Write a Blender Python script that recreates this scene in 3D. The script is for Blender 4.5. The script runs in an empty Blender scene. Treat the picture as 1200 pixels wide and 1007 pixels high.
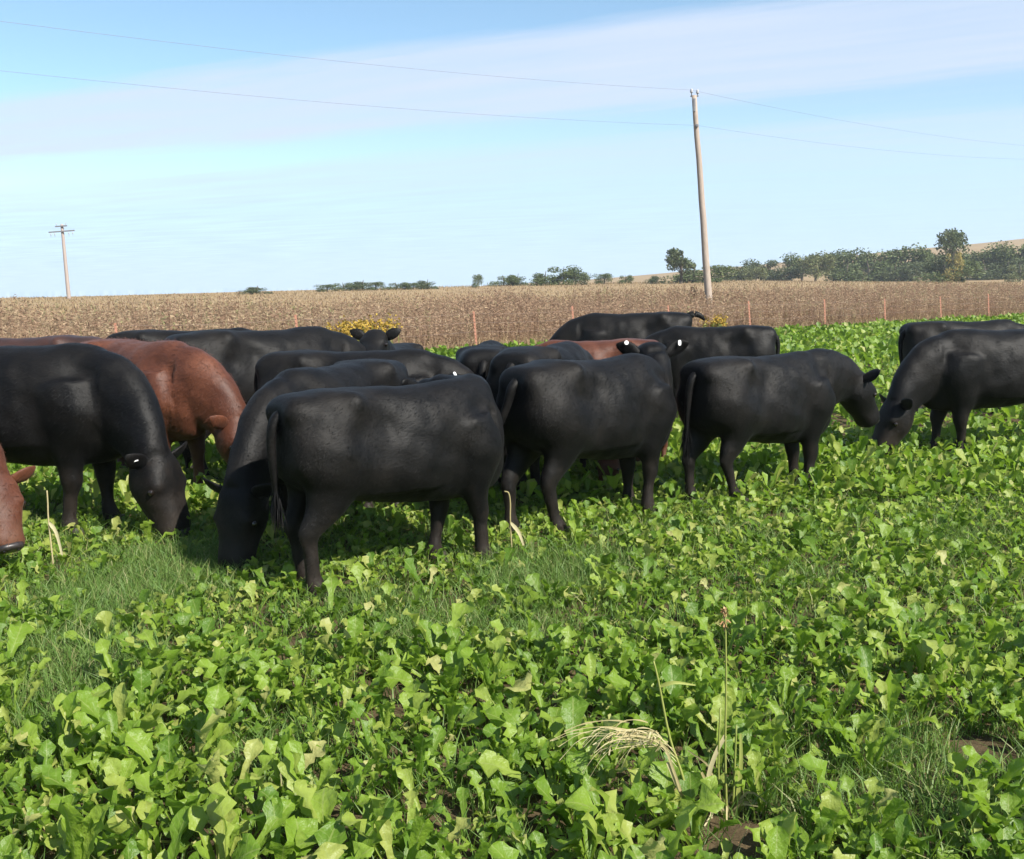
import bpy, bmesh, math, random
import numpy as np
from mathutils import Vector, Matrix

R = math.radians
rng = np.random.default_rng(11)
random.seed(5)
SC = bpy.context.scene
COL = SC.collection

# ------------------------------------------------------------------ camera
CAM_H = 1.65
FPX = 1200.0                       # focal length in pixels of a 1200 px wide picture
PITCH = math.atan((503.5 - 347.0) / FPX)
ROLL = R(-1.15)
cam = bpy.data.cameras.new('camera')
cam.sensor_width = 36.0
cam.lens = 36.0 * FPX / 1200.0
cam.clip_start = 0.05
cam.clip_end = 9000.0
cam_o = bpy.data.objects.new('camera', cam)
COL.objects.link(cam_o)
CM = Matrix.Translation((0, 0, CAM_H)) @ Matrix.Rotation(math.pi / 2 - PITCH, 4, 'X') @ Matrix.Rotation(ROLL, 4, 'Z')
cam_o.matrix_world = CM
SC.camera = cam_o
CR = CM.to_3x3()

def at(px, py, d):
    """world point seen at photograph pixel (px, py) at ground distance y = d"""
    v = CR @ Vector(((px - 600.0) / FPX, -(py - 503.5) / FPX, -1.0))
    t = d / v.y
    return Vector((v.x * t, d, CAM_H + v.z * t))

def gpix(px, py, z=0.0):
    v = CR @ Vector(((px - 600.0) / FPX, -(py - 503.5) / FPX, -1.0))
    t = (z - CAM_H) / v.z
    return Vector((v.x * t, v.y * t, z))

# ------------------------------------------------------------------ sky, sun, exposure
SUN_EL, SUN_AZ = R(41), R(-44)      # azimuth measured from +X towards +Y: sun to the right, behind the camera
sun_dir = Vector((math.cos(SUN_EL) * math.cos(SUN_AZ), math.cos(SUN_EL) * math.sin(SUN_AZ), math.sin(SUN_EL)))
w = bpy.data.worlds.new('World'); SC.world = w; w.use_nodes = True
nt = w.node_tree; nt.nodes.clear()
def N(t, typ, **kw):
    n = t.nodes.new(typ)
    for k, v in kw.items(): setattr(n, k, v)
    return n
out = N(nt, 'ShaderNodeOutputWorld'); bg = N(nt, 'ShaderNodeBackground')
bg.inputs['Strength'].default_value = 0.076
sky = N(nt, 'ShaderNodeTexSky', sky_type='NISHITA'); sky.sun_disc = False
sky.sun_elevation = SUN_EL
sky.sun_rotation = math.atan2(sun_dir.x, sun_dir.y)
sky.air_density = 1.0; sky.dust_density = 0.3; sky.ozone_density = 0.4; sky.altitude = 300
# thin stratus sheet: direction projected on a flat layer above the ground
tc = N(nt, 'ShaderNodeTexCoord'); sx = N(nt, 'ShaderNodeSeparateXYZ')
nt.links.new(tc.outputs['Generated'], sx.inputs[0])
def M(op, a, b=None, t=nt, clamp=False):
    n = t.nodes.new('ShaderNodeMath'); n.operation = op; n.use_clamp = clamp
    for i, v in enumerate((a, b)):
        if v is None: continue
        if isinstance(v, (int, float)): n.inputs[i].default_value = v
        else: t.links.new(v, n.inputs[i])
    return n.outputs[0]
zc = M('MAXIMUM', sx.outputs['Z'], 0.012)
pxn = M('DIVIDE', sx.outputs['X'], zc); pyn = M('DIVIDE', sx.outputs['Y'], zc)
cmb = N(nt, 'ShaderNodeCombineXYZ')
nt.links.new(pxn, cmb.inputs[0]); nt.links.new(pyn, cmb.inputs[1])
vv = M('ADD', pyn, M('MULTIPLY', pxn, 0.42))              # bands run obliquely
cmb2 = N(nt, 'ShaderNodeCombineXYZ')
nt.links.new(M('MULTIPLY', pxn, 0.22), cmb2.inputs[0]); nt.links.new(M('MULTIPLY', vv, 0.9), cmb2.inputs[1])
nz = N(nt, 'ShaderNodeTexNoise'); nz.inputs['Scale'].default_value = 1.0; nz.inputs['Detail'].default_value = 8; nz.inputs['Roughness'].default_value = 0.66
nt.links.new(cmb2.outputs[0], nz.inputs['Vector'])
cmb3 = N(nt, 'ShaderNodeCombineXYZ')
nt.links.new(M('MULTIPLY', pxn, 0.9), cmb3.inputs[0]); nt.links.new(M('MULTIPLY', vv, 3.2), cmb3.inputs[1])
nz2 = N(nt, 'ShaderNodeTexNoise'); nz2.inputs['Scale'].default_value = 1.0; nz2.inputs['Detail'].default_value = 5
nt.links.new(cmb3.outputs[0], nz2.inputs['Vector'])
vd = M('ADD', vv, M('MULTIPLY', M('SUBTRACT', nz.outputs['Fac'], 0.5), 1.6))
mr = N(nt, 'ShaderNodeMapRange'); mr.inputs['From Min'].default_value = 0.0; mr.inputs['From Max'].default_value = 20.0
nt.links.new(vd, mr.inputs['Value'])
cr = N(nt, 'ShaderNodeValToRGB')
el = cr.color_ramp.elements
el[0].position = 0.0; el[0].color = (.25,) * 3 + (1,)
el[1].position = 1.0; el[1].color = (.97,) * 3 + (1,)
for p, v in ((.10, .45), (.15, .05), (.20, .06), (.219, .85), (.285, .88), (.306, .28), (.345, .26), (.375, .74), (.46, .86), (.7, .93)):
    e = el.new(p); e.color = (v,) * 3 + (1,)
nt.links.new(mr.outputs[0], cr.inputs[0])
dens = M('MULTIPLY', cr.outputs['Color'], M('ADD', M('MULTIPLY', nz2.outputs['Fac'], .8), 0.54), clamp=True)
mix = N(nt, 'ShaderNodeMix', data_type='RGBA')
nt.links.new(dens, mix.inputs['Factor']); tint = N(nt, 'ShaderNodeMix', data_type='RGBA', blend_type='MULTIPLY'); tint.inputs[0].default_value = 1.0
nt.links.new(sky.outputs[0], tint.inputs[6]); tint.inputs[7].default_value = (.90, 1.07, 1.10, 1)
nt.links.new(tint.outputs[2], mix.inputs[6])
cr2 = N(nt, 'ShaderNodeValToRGB'); nt.links.new(mr.outputs[0], cr2.inputs[0])
cr2.color_ramp.elements[0].position = .30; cr2.color_ramp.elements[0].color = (.60, .69, .86, 1)
cr2.color_ramp.elements[1].position = .50; cr2.color_ramp.elements[1].color = (.537, .718, .941, 1)
scl = N(nt, 'ShaderNodeMix', data_type='RGBA', blend_type='MULTIPLY'); scl.inputs[0].default_value = 1.0
nt.links.new(cr2.outputs[0], scl.inputs[6]); scl.inputs[7].default_value = (7.3, 7.3, 7.3, 1)
nt.links.new(scl.outputs[2], mix.inputs[7])
nt.links.new(mix.outputs[2], bg.inputs['Color']); nt.links.new(bg.outputs[0], out.inputs[0])

sun = bpy.data.lights.new('sun', 'SUN'); sun.energy = 4.9; sun.angle = R(0.53); sun.color = (1.0, .95, .86)
sun_o = bpy.data.objects.new('sun', sun); COL.objects.link(sun_o)
sun_o.rotation_euler = sun_dir.to_track_quat('Z', 'Y').to_euler()
sun_o.location = (20, -15, 30)

SC.view_settings.view_transform = 'Standard'
SC.view_settings.look = 'None'
SC.view_settings.gamma = 1.0
SC.view_settings.use_curve_mapping = False
SC.view_settings.exposure = 1.12
SC.cycles.max_bounces = 8
SC.cycles.transparent_max_bounces = 8

# ------------------------------------------------------------------ helpers
def tag(o, label=None, cat=None, group=None, kind=None):
    if label: o['label'] = label
    if cat: o['category'] = cat
    if group: o['group'] = group
    if kind: o['kind'] = kind
    return o

def link(name, me, mat=None, parent=None):
    o = bpy.data.objects.new(name, me); COL.objects.link(o)
    if mat is not None and me is not None:
        if len(me.materials) == 0: me.materials.append(mat)
    if parent is not None: o.parent = parent
    return o

def empty(name, loc, rz=0.0):
    o = bpy.data.objects.new(name, None); COL.objects.link(o)
    o.empty_display_size = 0.1
    o.location = loc; o.rotation_euler = (0, 0, rz)
    return o

def np_mesh(name, V, F, attr=None, smooth=False):
    """V (n,3), F (m,k) all polygons with k corners"""
    me = bpy.data.meshes.new(name)
    V = np.asarray(V, np.float32); F = np.asarray(F, np.int32)
    m, k = F.shape
    me.vertices.add(len(V)); me.vertices.foreach_set('co', V.ravel())
    me.loops.add(m * k); me.loops.foreach_set('vertex_index', F.ravel())
    me.polygons.add(m)
    me.polygons.foreach_set('loop_start', np.arange(0, m * k, k, dtype=np.int32))
    if smooth: me.polygons.foreach_set('use_smooth', np.ones(m, bool))
    if attr is not None:
        for nm, arr in attr.items():
            arr = np.asarray(arr, np.float32)
            if arr.ndim == 1:
                a = me.attributes.new(nm, 'FLOAT', 'POINT'); a.data.foreach_set('value', arr)
            else:
                a = me.attributes.new(nm, 'FLOAT_VECTOR', 'POINT'); a.data.foreach_set('vector', arr.ravel())
    me.update(calc_edges=True); me.validate()
    return me

def mat_new(name):
    m = bpy.data.materials.new(name); m.use_nodes = True
    t = m.node_tree; t.nodes.clear()
    o = t.nodes.new('ShaderNodeOutputMaterial')
    return m, t, o

def ramp(t, fac, stops, interp='LINEAR'):
    n = t.nodes.new('ShaderNodeValToRGB'); n.color_ramp.interpolation = interp
    e = n.color_ramp.elements
    e[0].position = stops[0][0]; e[0].color = tuple(stops[0][1]) + (1,)
    e[1].position = stops[-1][0]; e[1].color = tuple(stops[-1][1]) + (1,)
    for p, c in stops[1:-1]:
        x = e.new(p); x.color = tuple(c) + (1,)
    t.links.new(fac, n.inputs[0])
    return n.outputs['Color']

def noise(t, vec, scale, detail=4, rough=.55, out='Fac'):
    n = t.nodes.new('ShaderNodeTexNoise')
    n.inputs['Scale'].default_value = scale; n.inputs['Detail'].default_value = detail; n.inputs['Roughness'].default_value = rough
    if vec is not None: t.links.new(vec, n.inputs['Vector'])
    return n.outputs[out]

def mixc(t, fac, a, b, blend='MIX'):
    n = t.nodes.new('ShaderNodeMix'); n.data_type = 'RGBA'; n.blend_type = blend
    for s, v in ((n.inputs[0], fac), (n.inputs[6], a), (n.inputs[7], b)):
        if isinstance(v, (int, float)): s.default_value = v
        elif isinstance(v, tuple): s.default_value = v if len(v) == 4 else v + (1,)
        else: t.links.new(v, s)
    return n.outputs[2]

def foliage_mat(name, stops, transl=0.35, rough=.5, veins=False, spec=.4, tcol=None):
    m, t, o = mat_new(name)
    at_ = t.nodes.new('ShaderNodeAttribute'); at_.attribute_name = 'luv'
    sp = t.nodes.new('ShaderNodeSeparateXYZ'); t.links.new(at_.outputs['Vector'], sp.inputs[0])
    oi = t.nodes.new('ShaderNodeObjectInfo')
    f = M('FRACT', M('ADD', sp.outputs['Z'], oi.outputs['Random'], t=t), t=t)
    col = ramp(t, f, stops)
    geo = t.nodes.new('ShaderNodeNewGeometry')
    nn = noise(t, geo.outputs['Position'], 38, 3)
    col = mixc(t, M('MULTIPLY', M('SUBTRACT', nn, .35, t=t, clamp=True), .9, t=t), col, mixc(t, .5, col, (.05, .09, .02)))
    p = t.nodes.new('ShaderNodeBsdfPrincipled')
    if veins:
        au = M('ABSOLUTE', sp.outputs['X'], t=t)
        rib = M('LESS_THAN', au, .055, t=t)
        sv = M('SINE', M('ADD', M('MULTIPLY', sp.outputs['Y'], 34.0, t=t), M('MULTIPLY', au, -9.0, t=t), t=t), t=t)
        sv = M('MULTIPLY', M('GREATER_THAN', sv, .93, t=t), .4, t=t)
        rb = M('MAXIMUM', M('MULTIPLY', rib, .75, t=t), sv, t=t)
        col = mixc(t, M('MULTIPLY', rb, .7, t=t), col, (.30, .36, .11))
        bp = t.nodes.new('ShaderNodeBump'); bp.inputs['Strength'].default_value = .6; bp.inputs['Distance'].default_value = .012
        t.links.new(noise(t, geo.outputs['Position'], 42, 3), bp.inputs['Height'])
        t.links.new(bp.outputs[0], p.inputs['Normal'])
    t.links.new(col, p.inputs['Base Color'])
    p.inputs['Roughness'].default_value = rough
    p.inputs['Specular IOR Level'].default_value = spec
    tr = t.nodes.new('ShaderNodeBsdfTranslucent')
    t.links.new(mixc(t, .5, col, tcol or (.22, .36, .02)), tr.inputs['Color'])
    ms = t.nodes.new('ShaderNodeMixShader'); ms.inputs[0].default_value = transl
    t.links.new(p.outputs[0], ms.inputs[1]); t.links.new(tr.outputs[0], ms.inputs[2])
    t.links.new(ms.outputs[0], o.inputs[0])
    return m

def simple_mat(name, c1, c2, scale=20, rough=.8, spec=.3, bump=.0, stretch=None, dist=.01):
    m, t, o = mat_new(name)
    tcn = t.nodes.new('ShaderNodeTexCoord'); vec = tcn.outputs['Object']
    if stretch:
        mp = t.nodes.new('ShaderNodeMapping'); mp.inputs['Scale'].default_value = stretch
        t.links.new(vec, mp.inputs[0]); vec = mp.outputs[0]
    n = noise(t, vec, scale, 5, .6)
    p = t.nodes.new('ShaderNodeBsdfPrincipled')
    t.links.new(ramp(t, n, [(.3, c1), (.7, c2)]), p.inputs['Base Color'])
    p.inputs['Roughness'].default_value = rough; p.inputs['Specular IOR Level'].default_value = spec
    if bump:
        bp = t.nodes.new('ShaderNodeBump'); bp.inputs['Strength'].default_value = bump; bp.inputs['Distance'].default_value = dist
        t.links.new(n, bp.inputs['Height']); t.links.new(bp.outputs[0], p.inputs['Normal'])
    t.links.new(p.outputs[0], o.inputs[0])
    return m

def coat_mat(name, dark, light, rough=.5, spec=.35, sheen=.25, sheencol=(.5, .55, .6), dust=(.024, .018, .014)):
    m, t, o = mat_new(name)
    tcn = t.nodes.new('ShaderNodeTexCoord'); vec = tcn.outputs['Object']
    n1 = noise(t, vec, 2.6, 5, .62)
    mp = t.nodes.new('ShaderNodeMapping'); mp.inputs['Scale'].default_value = (17, 60, 34); mp.inputs['Rotation'].default_value = (0, .5, 0)
    t.links.new(vec, mp.inputs[0])
    n2 = noise(t, mp.outputs[0], 1.6, 4, .65)
    f = M('ADD', M('MULTIPLY', n1, .75, t=t), M('MULTIPLY', n2, .35, t=t), t=t)
    p = t.nodes.new('ShaderNodeBsdfPrincipled')
    t.links.new(ramp(t, f, [(.44, dark), (.56, tuple(.65 * a + .35 * b for a, b in zip(dark, light))), (.70, light)]), p.inputs['Base Color'])
    szp = t.nodes.new('ShaderNodeSeparateXYZ'); t.links.new(vec, szp.inputs[0])
    dst = M('MULTIPLY', M('SUBTRACT', M('ADD', M('MULTIPLY', M('SUBTRACT', .62, szp.outputs['Z'], t=t), 1.6, t=t), M('MULTIPLY', noise(t, vec, 9, 4, .65), 1.5, t=t), t=t), .95, t=t), 1.3, t=t, clamp=True)
    lk = p.inputs['Base Color'].links[0].from_socket
    t.links.new(mixc(t, M('MULTIPLY', dst, .75, t=t), lk, dust), p.inputs['Base Color'])
    rr = M('ADD', M('MULTIPLY', n1, .25, t=t), rough - .12, t=t)
    t.links.new(rr, p.inputs['Roughness'])
    p.inputs['Specular IOR Level'].default_value = spec
    p.inputs['Sheen Weight'].default_value = sheen; p.inputs['Sheen Roughness'].default_value = .45
    p.inputs['Sheen Tint'].default_value = sheencol + (1,)
    bp = t.nodes.new('ShaderNodeBump'); bp.inputs['Strength'].default_value = .4; bp.inputs['Distance'].default_value = .006
    t.links.new(n2, bp.inputs['Height'])
    bp2 = t.nodes.new('ShaderNodeBump'); bp2.inputs['Strength'].default_value = .25; bp2.inputs['Distance'].default_value = .03
    t.links.new(noise(t, vec, 7, 3), bp2.inputs['Height']); t.links.new(bp.outputs[0], bp2.inputs['Normal'])
    t.links.new(bp2.outputs[0], p.inputs['Normal'])
    t.links.new(p.outputs[0], o.inputs[0])
    return m

BR = [(0, (.09, .185, .016)), (.3, (.15, .255, .022)), (.6, (.205, .32, .030)), (.82, (.26, .365, .05)), (.95, (.33, .38, .08)), (1, (.46, .44, .17))]
MAT = dict(
    leaf=foliage_mat('brassica_leaf', BR, .50, .46, True, .42),
    leaf_far=foliage_mat('brassica_leaf_far', [(0, (.075, .15, .018)), (.6, (.115, .20, .025)), (1, (.16, .24, .04))], .34, .46, False, .45),
    grass=foliage_mat('grass_blade', [(0, (.075, .15, .028)), (.5, (.115, .20, .042)), (.85, (.165, .235, .065)), (1, (.30, .28, .13))], .35, .5, False, .3),
    weeds=foliage_mat('dry_weeds', [(0, (.22, .13, .09)), (.35, (.295, .19, .13)), (.65, (.36, .245, .165)), (.9, (.45, .34, .225)), (1, (.25, .25, .115))], .4, .8, False, .1, (.28, .18, .12)),
    tan=foliage_mat('tan_grass', [(0, (.20, .135, .075)), (.5, (.26, .185, .105)), (1, (.33, .25, .145))], .25, .8, False, .1, (.3, .2, .1)),
    straw=foliage_mat('straw', [(0, (.36, .30, .14)), (.5, (.45, .38, .20)), (1, (.55, .49, .30))], .3, .7, False, .2, (.4, .33, .15)),
    stalkgreen=foliage_mat('green_stalk', [(0, (.20, .24, .05)), (1, (.28, .30, .08))], .2, .6, False, .3),
    gold=foliage_mat('goldenrod_flower', [(0, (.30, .19, .035)), (1, (.44, .30, .06))], .2, .7, False, .1, (.5, .35, .03)),
    tree_dark=foliage_mat('tree_leaves_dark', [(0, (.055, .075, .024)), (.6, (.085, .11, .035)), (1, (.125, .145, .052))], .2, .6, False, .25, (.06, .09, .02)),
    tree_mid=foliage_mat('tree_leaves_mid', [(0, (.045, .065, .028)), (.6, (.075, .095, .04)), (1, (.11, .12, .055))], .2, .6, False, .25, (.09, .11, .03)),
    tree_pale=foliage_mat('tree_leaves_pale', [(0, (.09, .11, .04)), (.6, (.14, .15, .06)), (1, (.18, .18, .08))], .2, .6, False, .25, (.14, .15, .04)),
    tree_yellow=foliage_mat('tree_leaves_yellow', [(0, (.26, .21, .06)), (1, (.36, .29, .10))], .25, .6, False, .2, (.3, .24, .05)),
    bark=simple_mat('tree_bark', (.05, .04, .03), (.10, .08, .06), 8),
    pole=simple_mat('pole_wood', (.25, .20, .165), (.36, .30, .255), 6, .85, .15, .4, (6, 6, .5)),
    poleold=simple_mat('pole_wood_grey', (.24, .20, .18), (.34, .28, .25), 6, .85, .15, .2, (6, 6, .5)),
    metal=simple_mat('pole_hardware', (.10, .10, .11), (.17, .17, .18), 20, .5, .5),
    glassins=simple_mat('insulator', (.28, .28, .30), (.40, .40, .42), 20, .3, .5),
    wire=simple_mat('wire_metal', (.13, .13, .16), (.18, .18, .21), 4, .5, .5),
    post=simple_mat('post_rust', (.32, .14, .09), (.44, .23, .16), 14, .8, .2, .2),
    fwire=simple_mat('fence_wire', (.13, .08, .06), (.20, .15, .12), 20, .7, .4),
    hoof=simple_mat('hoof_horn', (.02, .017, .015), (.05, .04, .035), 30, .5, .4),
    nose=simple_mat('nose_skin', (.012, .010, .010), (.035, .028, .026), 40, .38, .5),
    eye=simple_mat('eye_dark', (.008, .006, .005), (.015, .01, .008), 10, .08, .6),
    tagw=simple_mat('tag_white', (.72, .72, .70), (.82, .82, .80), 10, .4, .4),
    black=coat_mat('coat_black', (.0009, .0009, .0012), (.0078, .0066, .0058), .58, .17, .015),
    red=coat_mat('coat_red', (.048, .015, .008), (.105, .036, .018), .55, .25, .08, (.7, .5, .4), (.11, .06, .038)),
    darkred=coat_mat('coat_darkred', (.022, .011, .009), (.05, .02, .014), .55, .3, .04),
    litter=foliage_mat('dry_litter', [(0, (.26, .13, .065)), (.6, (.42, .24, .12)), (1, (.52, .38, .20))], .1, .8, False, .1, (.3, .18, .08)),
)

# ------------------------------------------------------------------ terrain
FX, FY = -1.67, 29.0                      # a fence post
FD = Vector((.7695, .6386))               # direction of the fence
FN = Vector((-.6386, .7695))              # away from the field
STEP = 4.574
def sdist(x, y): return (x - FX) * FN.x + (y - FY) * FN.y
def vnoise(x, y, seed=0):
    """smooth value noise, numpy"""
    x = np.asarray(x, float); y = np.asarray(y, float)
    xi = np.floor(x).astype(np.int64); yi = np.floor(y).astype(np.int64)
    fx = x - xi; fy = y - yi
    fx = fx * fx * (3 - 2 * fx); fy = fy * fy * (3 - 2 * fy)
    def h(i, j):
        n = (i * 374761393 + j * 668265263 + seed * 1442695041) & 0xffffffff
        n = ((n ^ (n >> 13)) * 1274126177) & 0xffffffff
        return ((n ^ (n >> 16)) & 0xffff) / 65535.0
    return (h(xi, yi) * (1 - fx) + h(xi + 1, yi) * fx) * (1 - fy) + (h(xi, yi + 1) * (1 - fx) + h(xi + 1, yi + 1) * fx) * fy
def gz(x, y):
    x = np.asarray(x, float); y = np.asarray(y, float)
    s = sdist(x, y)
    z = .075 * np.clip(s, 0, 8) + .0135 * np.clip(s - 8, 0, 140)
    z = z + np.clip((s - 20) / 60, 0, 1) * (vnoise(x / 45, y / 45, 3) - .5) * .9
    z = z + .9 * np.exp(-((x - 25) / 70) ** 2 - ((y - 185) / 60) ** 2)
    hx, hy = (x - 430) / 320, (y - 600) / 260
    z = z + 31 * np.exp(-(hx * hx + hy * hy))
    return z
radii = [0.0, .5]
while radii[-1] < 6000:
    r = radii[-1]
    radii.append(r + (.8 if r < 90 else r * .045))
NA = 320
V = [(0, 0, 0)]; F4 = []
ang = np.linspace(0, 2 * math.pi, NA, endpoint=False)
Vs = [np.array([[0, 0, 0]], float)]
for r in radii[1:]:
    x = r * np.cos(ang); y = r * np.sin(ang)
    Vs.append(np.stack([x, y, gz(x, y)], 1))
V = np.concatenate(Vs)
F4 = []
k = np.arange(NA); kn = (k + 1) % NA
for i in range(1, len(radii) - 1):
    a = 1 + (i - 1) * NA; b = a + NA
    F4.append(np.stack([a + k, b + k, b + kn, a + kn], 1))
F4 = np.concatenate(F4)
me = np_mesh('ground', V, F4, smooth=True)
bm = bmesh.new(); bm.from_mesh(me); bm.verts.ensure_lookup_table()
for i in range(NA): bm.faces.new((bm.verts[0], bm.verts[1 + i], bm.verts[1 + (i + 1) % NA]))
bm.to_mesh(me); bm.free()
mg, t, o = mat_new('field_soil')
geo = t.nodes.new('ShaderNodeNewGeometry'); sp = t.nodes.new('ShaderNodeSeparateXYZ'); t.links.new(geo.outputs['Position'], sp.inputs[0])
sd = M('ADD', M('MULTIPLY', M('SUBTRACT', sp.outputs['X'], FX, t=t), FN.x, t=t), M('MULTIPLY', M('SUBTRACT', sp.outputs['Y'], FY, t=t), FN.y, t=t), t=t)
n1 = noise(t, geo.outputs['Position'], 9, 6, .65); n2 = noise(t, geo.outputs['Position'], .12, 4)
soil = ramp(t, n1, [(.3, (.045, .032, .018)), (.55, (.075, .055, .03)), (.75, (.13, .085, .045))])
dry = ramp(t, n2, [(.3, (.21, .145, .08)), (.55, (.28, .205, .115)), (.75, (.24, .19, .09))])
dry = mixc(t, M('MULTIPLY', n1, .5, t=t), dry, (.20, .13, .075))
step = M('MULTIPLY', M('ADD', sd, M('MULTIPLY', n1, 1.0, t=t), t=t), 1.2, t=t, clamp=True)
p = t.nodes.new('ShaderNodeBsdfPrincipled'); p.inputs['Roughness'].default_value = .95; p.inputs['Specular IOR Level'].default_value = .1
t.links.new(mixc(t, step, soil, dry), p.inputs['Base Color'])
bp = t.nodes.new('ShaderNodeBump'); bp.inputs['Strength'].default_value = .8; bp.inputs['Distance'].default_value = .03
t.links.new(n1, bp.inputs['Height']); t.links.new(bp.outputs[0], p.inputs['Normal']); t.links.new(p.outputs[0], o.inputs[0])
tag(link('ground', me, mg), kind='structure')

# ------------------------------------------------------------------ lofting
def ring(c, a, b, ra, rt, rb=None, n=2.0, k=18):
    rb = rt if rb is None else rb
    out = []
    for i in range(k):
        th = 2 * math.pi * i / k
        ct, st = math.cos(th), math.sin(th)
        u = math.copysign(abs(ct) ** (2 / n), ct); v = math.copysign(abs(st) ** (2 / n), st)
        out.append(c + a * (u * ra) + b * (v * (rt if v > 0 else rb)))
    return out
def loft(bm, rings, cap=True):
    vs = [[bm.verts.new(p) for p in r] for r in rings]
    k = len(rings[0])
    fs = []
    for r0, r1 in zip(vs, vs[1:]):
        for i in range(k):
            fs.append(bm.faces.new((r0[i], r0[(i + 1) % k], r1[(i + 1) % k], r1[i])))
    if cap:
        fs.append(bm.faces.new(vs[0][::-1])); fs.append(bm.faces.new(vs[-1]))
    return fs
def catmull(rows, sub=4):
    A = np.asarray(rows, float); A = np.vstack([2 * A[0] - A[1], A, 2 * A[-1] - A[-2]])
    o = []
    for i in range(1, len(A) - 2):
        p0, p1, p2, p3 = A[i - 1:i + 3]
        for j in range(sub):
            u = j / sub
            o.append(.5 * (2 * p1 + (p2 - p0) * u + (2 * p0 - 5 * p1 + 4 * p2 - p3) * u * u + (3 * p1 - p0 - 3 * p2 + p3) * u ** 3))
    o.append(A[-2])
    return np.array(o)
def tube(bm, rows, ref=Vector((0, 0, 1)), sub=4, k=14, n=2.0, flat=True):
    """rows: x,y,z,r_side,r_up ; loft with elliptical sections"""
    P = catmull(rows, sub)
    rs = []
    for i, p in enumerate(P):
        a = P[max(i - 1, 0)][:3]; b = P[min(i + 1, len(P) - 1)][:3]
        tg = Vector(b - a).normalized()
        side = ref.cross(tg)
        if side.length < 1e-4: side = Vector((0, 1, 0))
        side.normalize(); up = tg.cross(side).normalized()
        rs.append(ring(Vector(p[:3]), side, up, max(p[3], .003), max(p[4], .003), n=n, k=k))
    return loft(bm, rs)

# ------------------------------------------------------------------ cows (built 1.25 m at the withers, x forward, y left)
GRAZE = dict(neck=[(.42, 0, .90), (.68, 0, .88), (.90, 0, .70), (1.05, 0, .50)], yaw=0, pitch=-68)
LEVEL = dict(neck=[(.42, 0, .90), (.70, 0, 1.02), (.94, 0, 1.09), (1.08, 0, 1.13)], yaw=0, pitch=-30)
UPHEAD = dict(neck=[(.42, 0, .90), (.68, 0, 1.08), (.88, 0, 1.23), (.98, 0, 1.34)], yaw=0, pitch=-18)

TRUNK = [  # x, top, bottom, half width, squareness
    (-.82, 1.14, .90, .085, 2.4), (-.805, 1.195, .78, .165, 3.0), (-.75, 1.225, .70, .215, 3.6), (-.62, 1.238, .63, .245, 3.7), (-.45, 1.25, .585, .262, 3.5),
    (-.25, 1.238, .548, .262, 2.8), (-.05, 1.23, .515, .277, 2.4), (.14, 1.23, .495, .277, 2.3), (.32, 1.245, .48, .245, 2.3), (.46, 1.25, .472, .21, 2.3),
    (.57, 1.22, .475, .19, 2.3), (.67, 1.15, .49, .16, 2.3), (.74, 1.06, .54, .118, 2.3), (.775, .98, .62, .065, 2.2)]
FRONT = [(.40, .16, 1.00, .10, .19), (.44, .165, .84, .11, .18), (.45, .16, .68, .095, .135), (.44, .15, .56, .076, .098), (.455, .14, .46, .060, .074), (.465, .135, .37, .057, .063),
         (.462, .132, .30, .043, .046), (.46, .13, .19, .038, .042), (.46, .13, .12, .046, .050), (.48, .13, .055, .05, .06), (.485, .13, .01, .052, .066)]
HIND = [(-.50, .13, 1.08, .12, .25), (-.53, .15, .92, .125, .255), (-.545, .155, .78, .12, .22), (-.56, .15, .66, .092, .16), (-.61, .145, .55, .066, .105), (-.675, .14, .46, .050, .072),
        (-.700, .135, .405, .046, .060), (-.685, .132, .33, .038, .046), (-.665, .13, .19, .036, .043), (-.65, .13, .12, .047, .054), (-.62, .13, .055, .05, .06), (-.615, .13, .01, .052, .066)]

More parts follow.
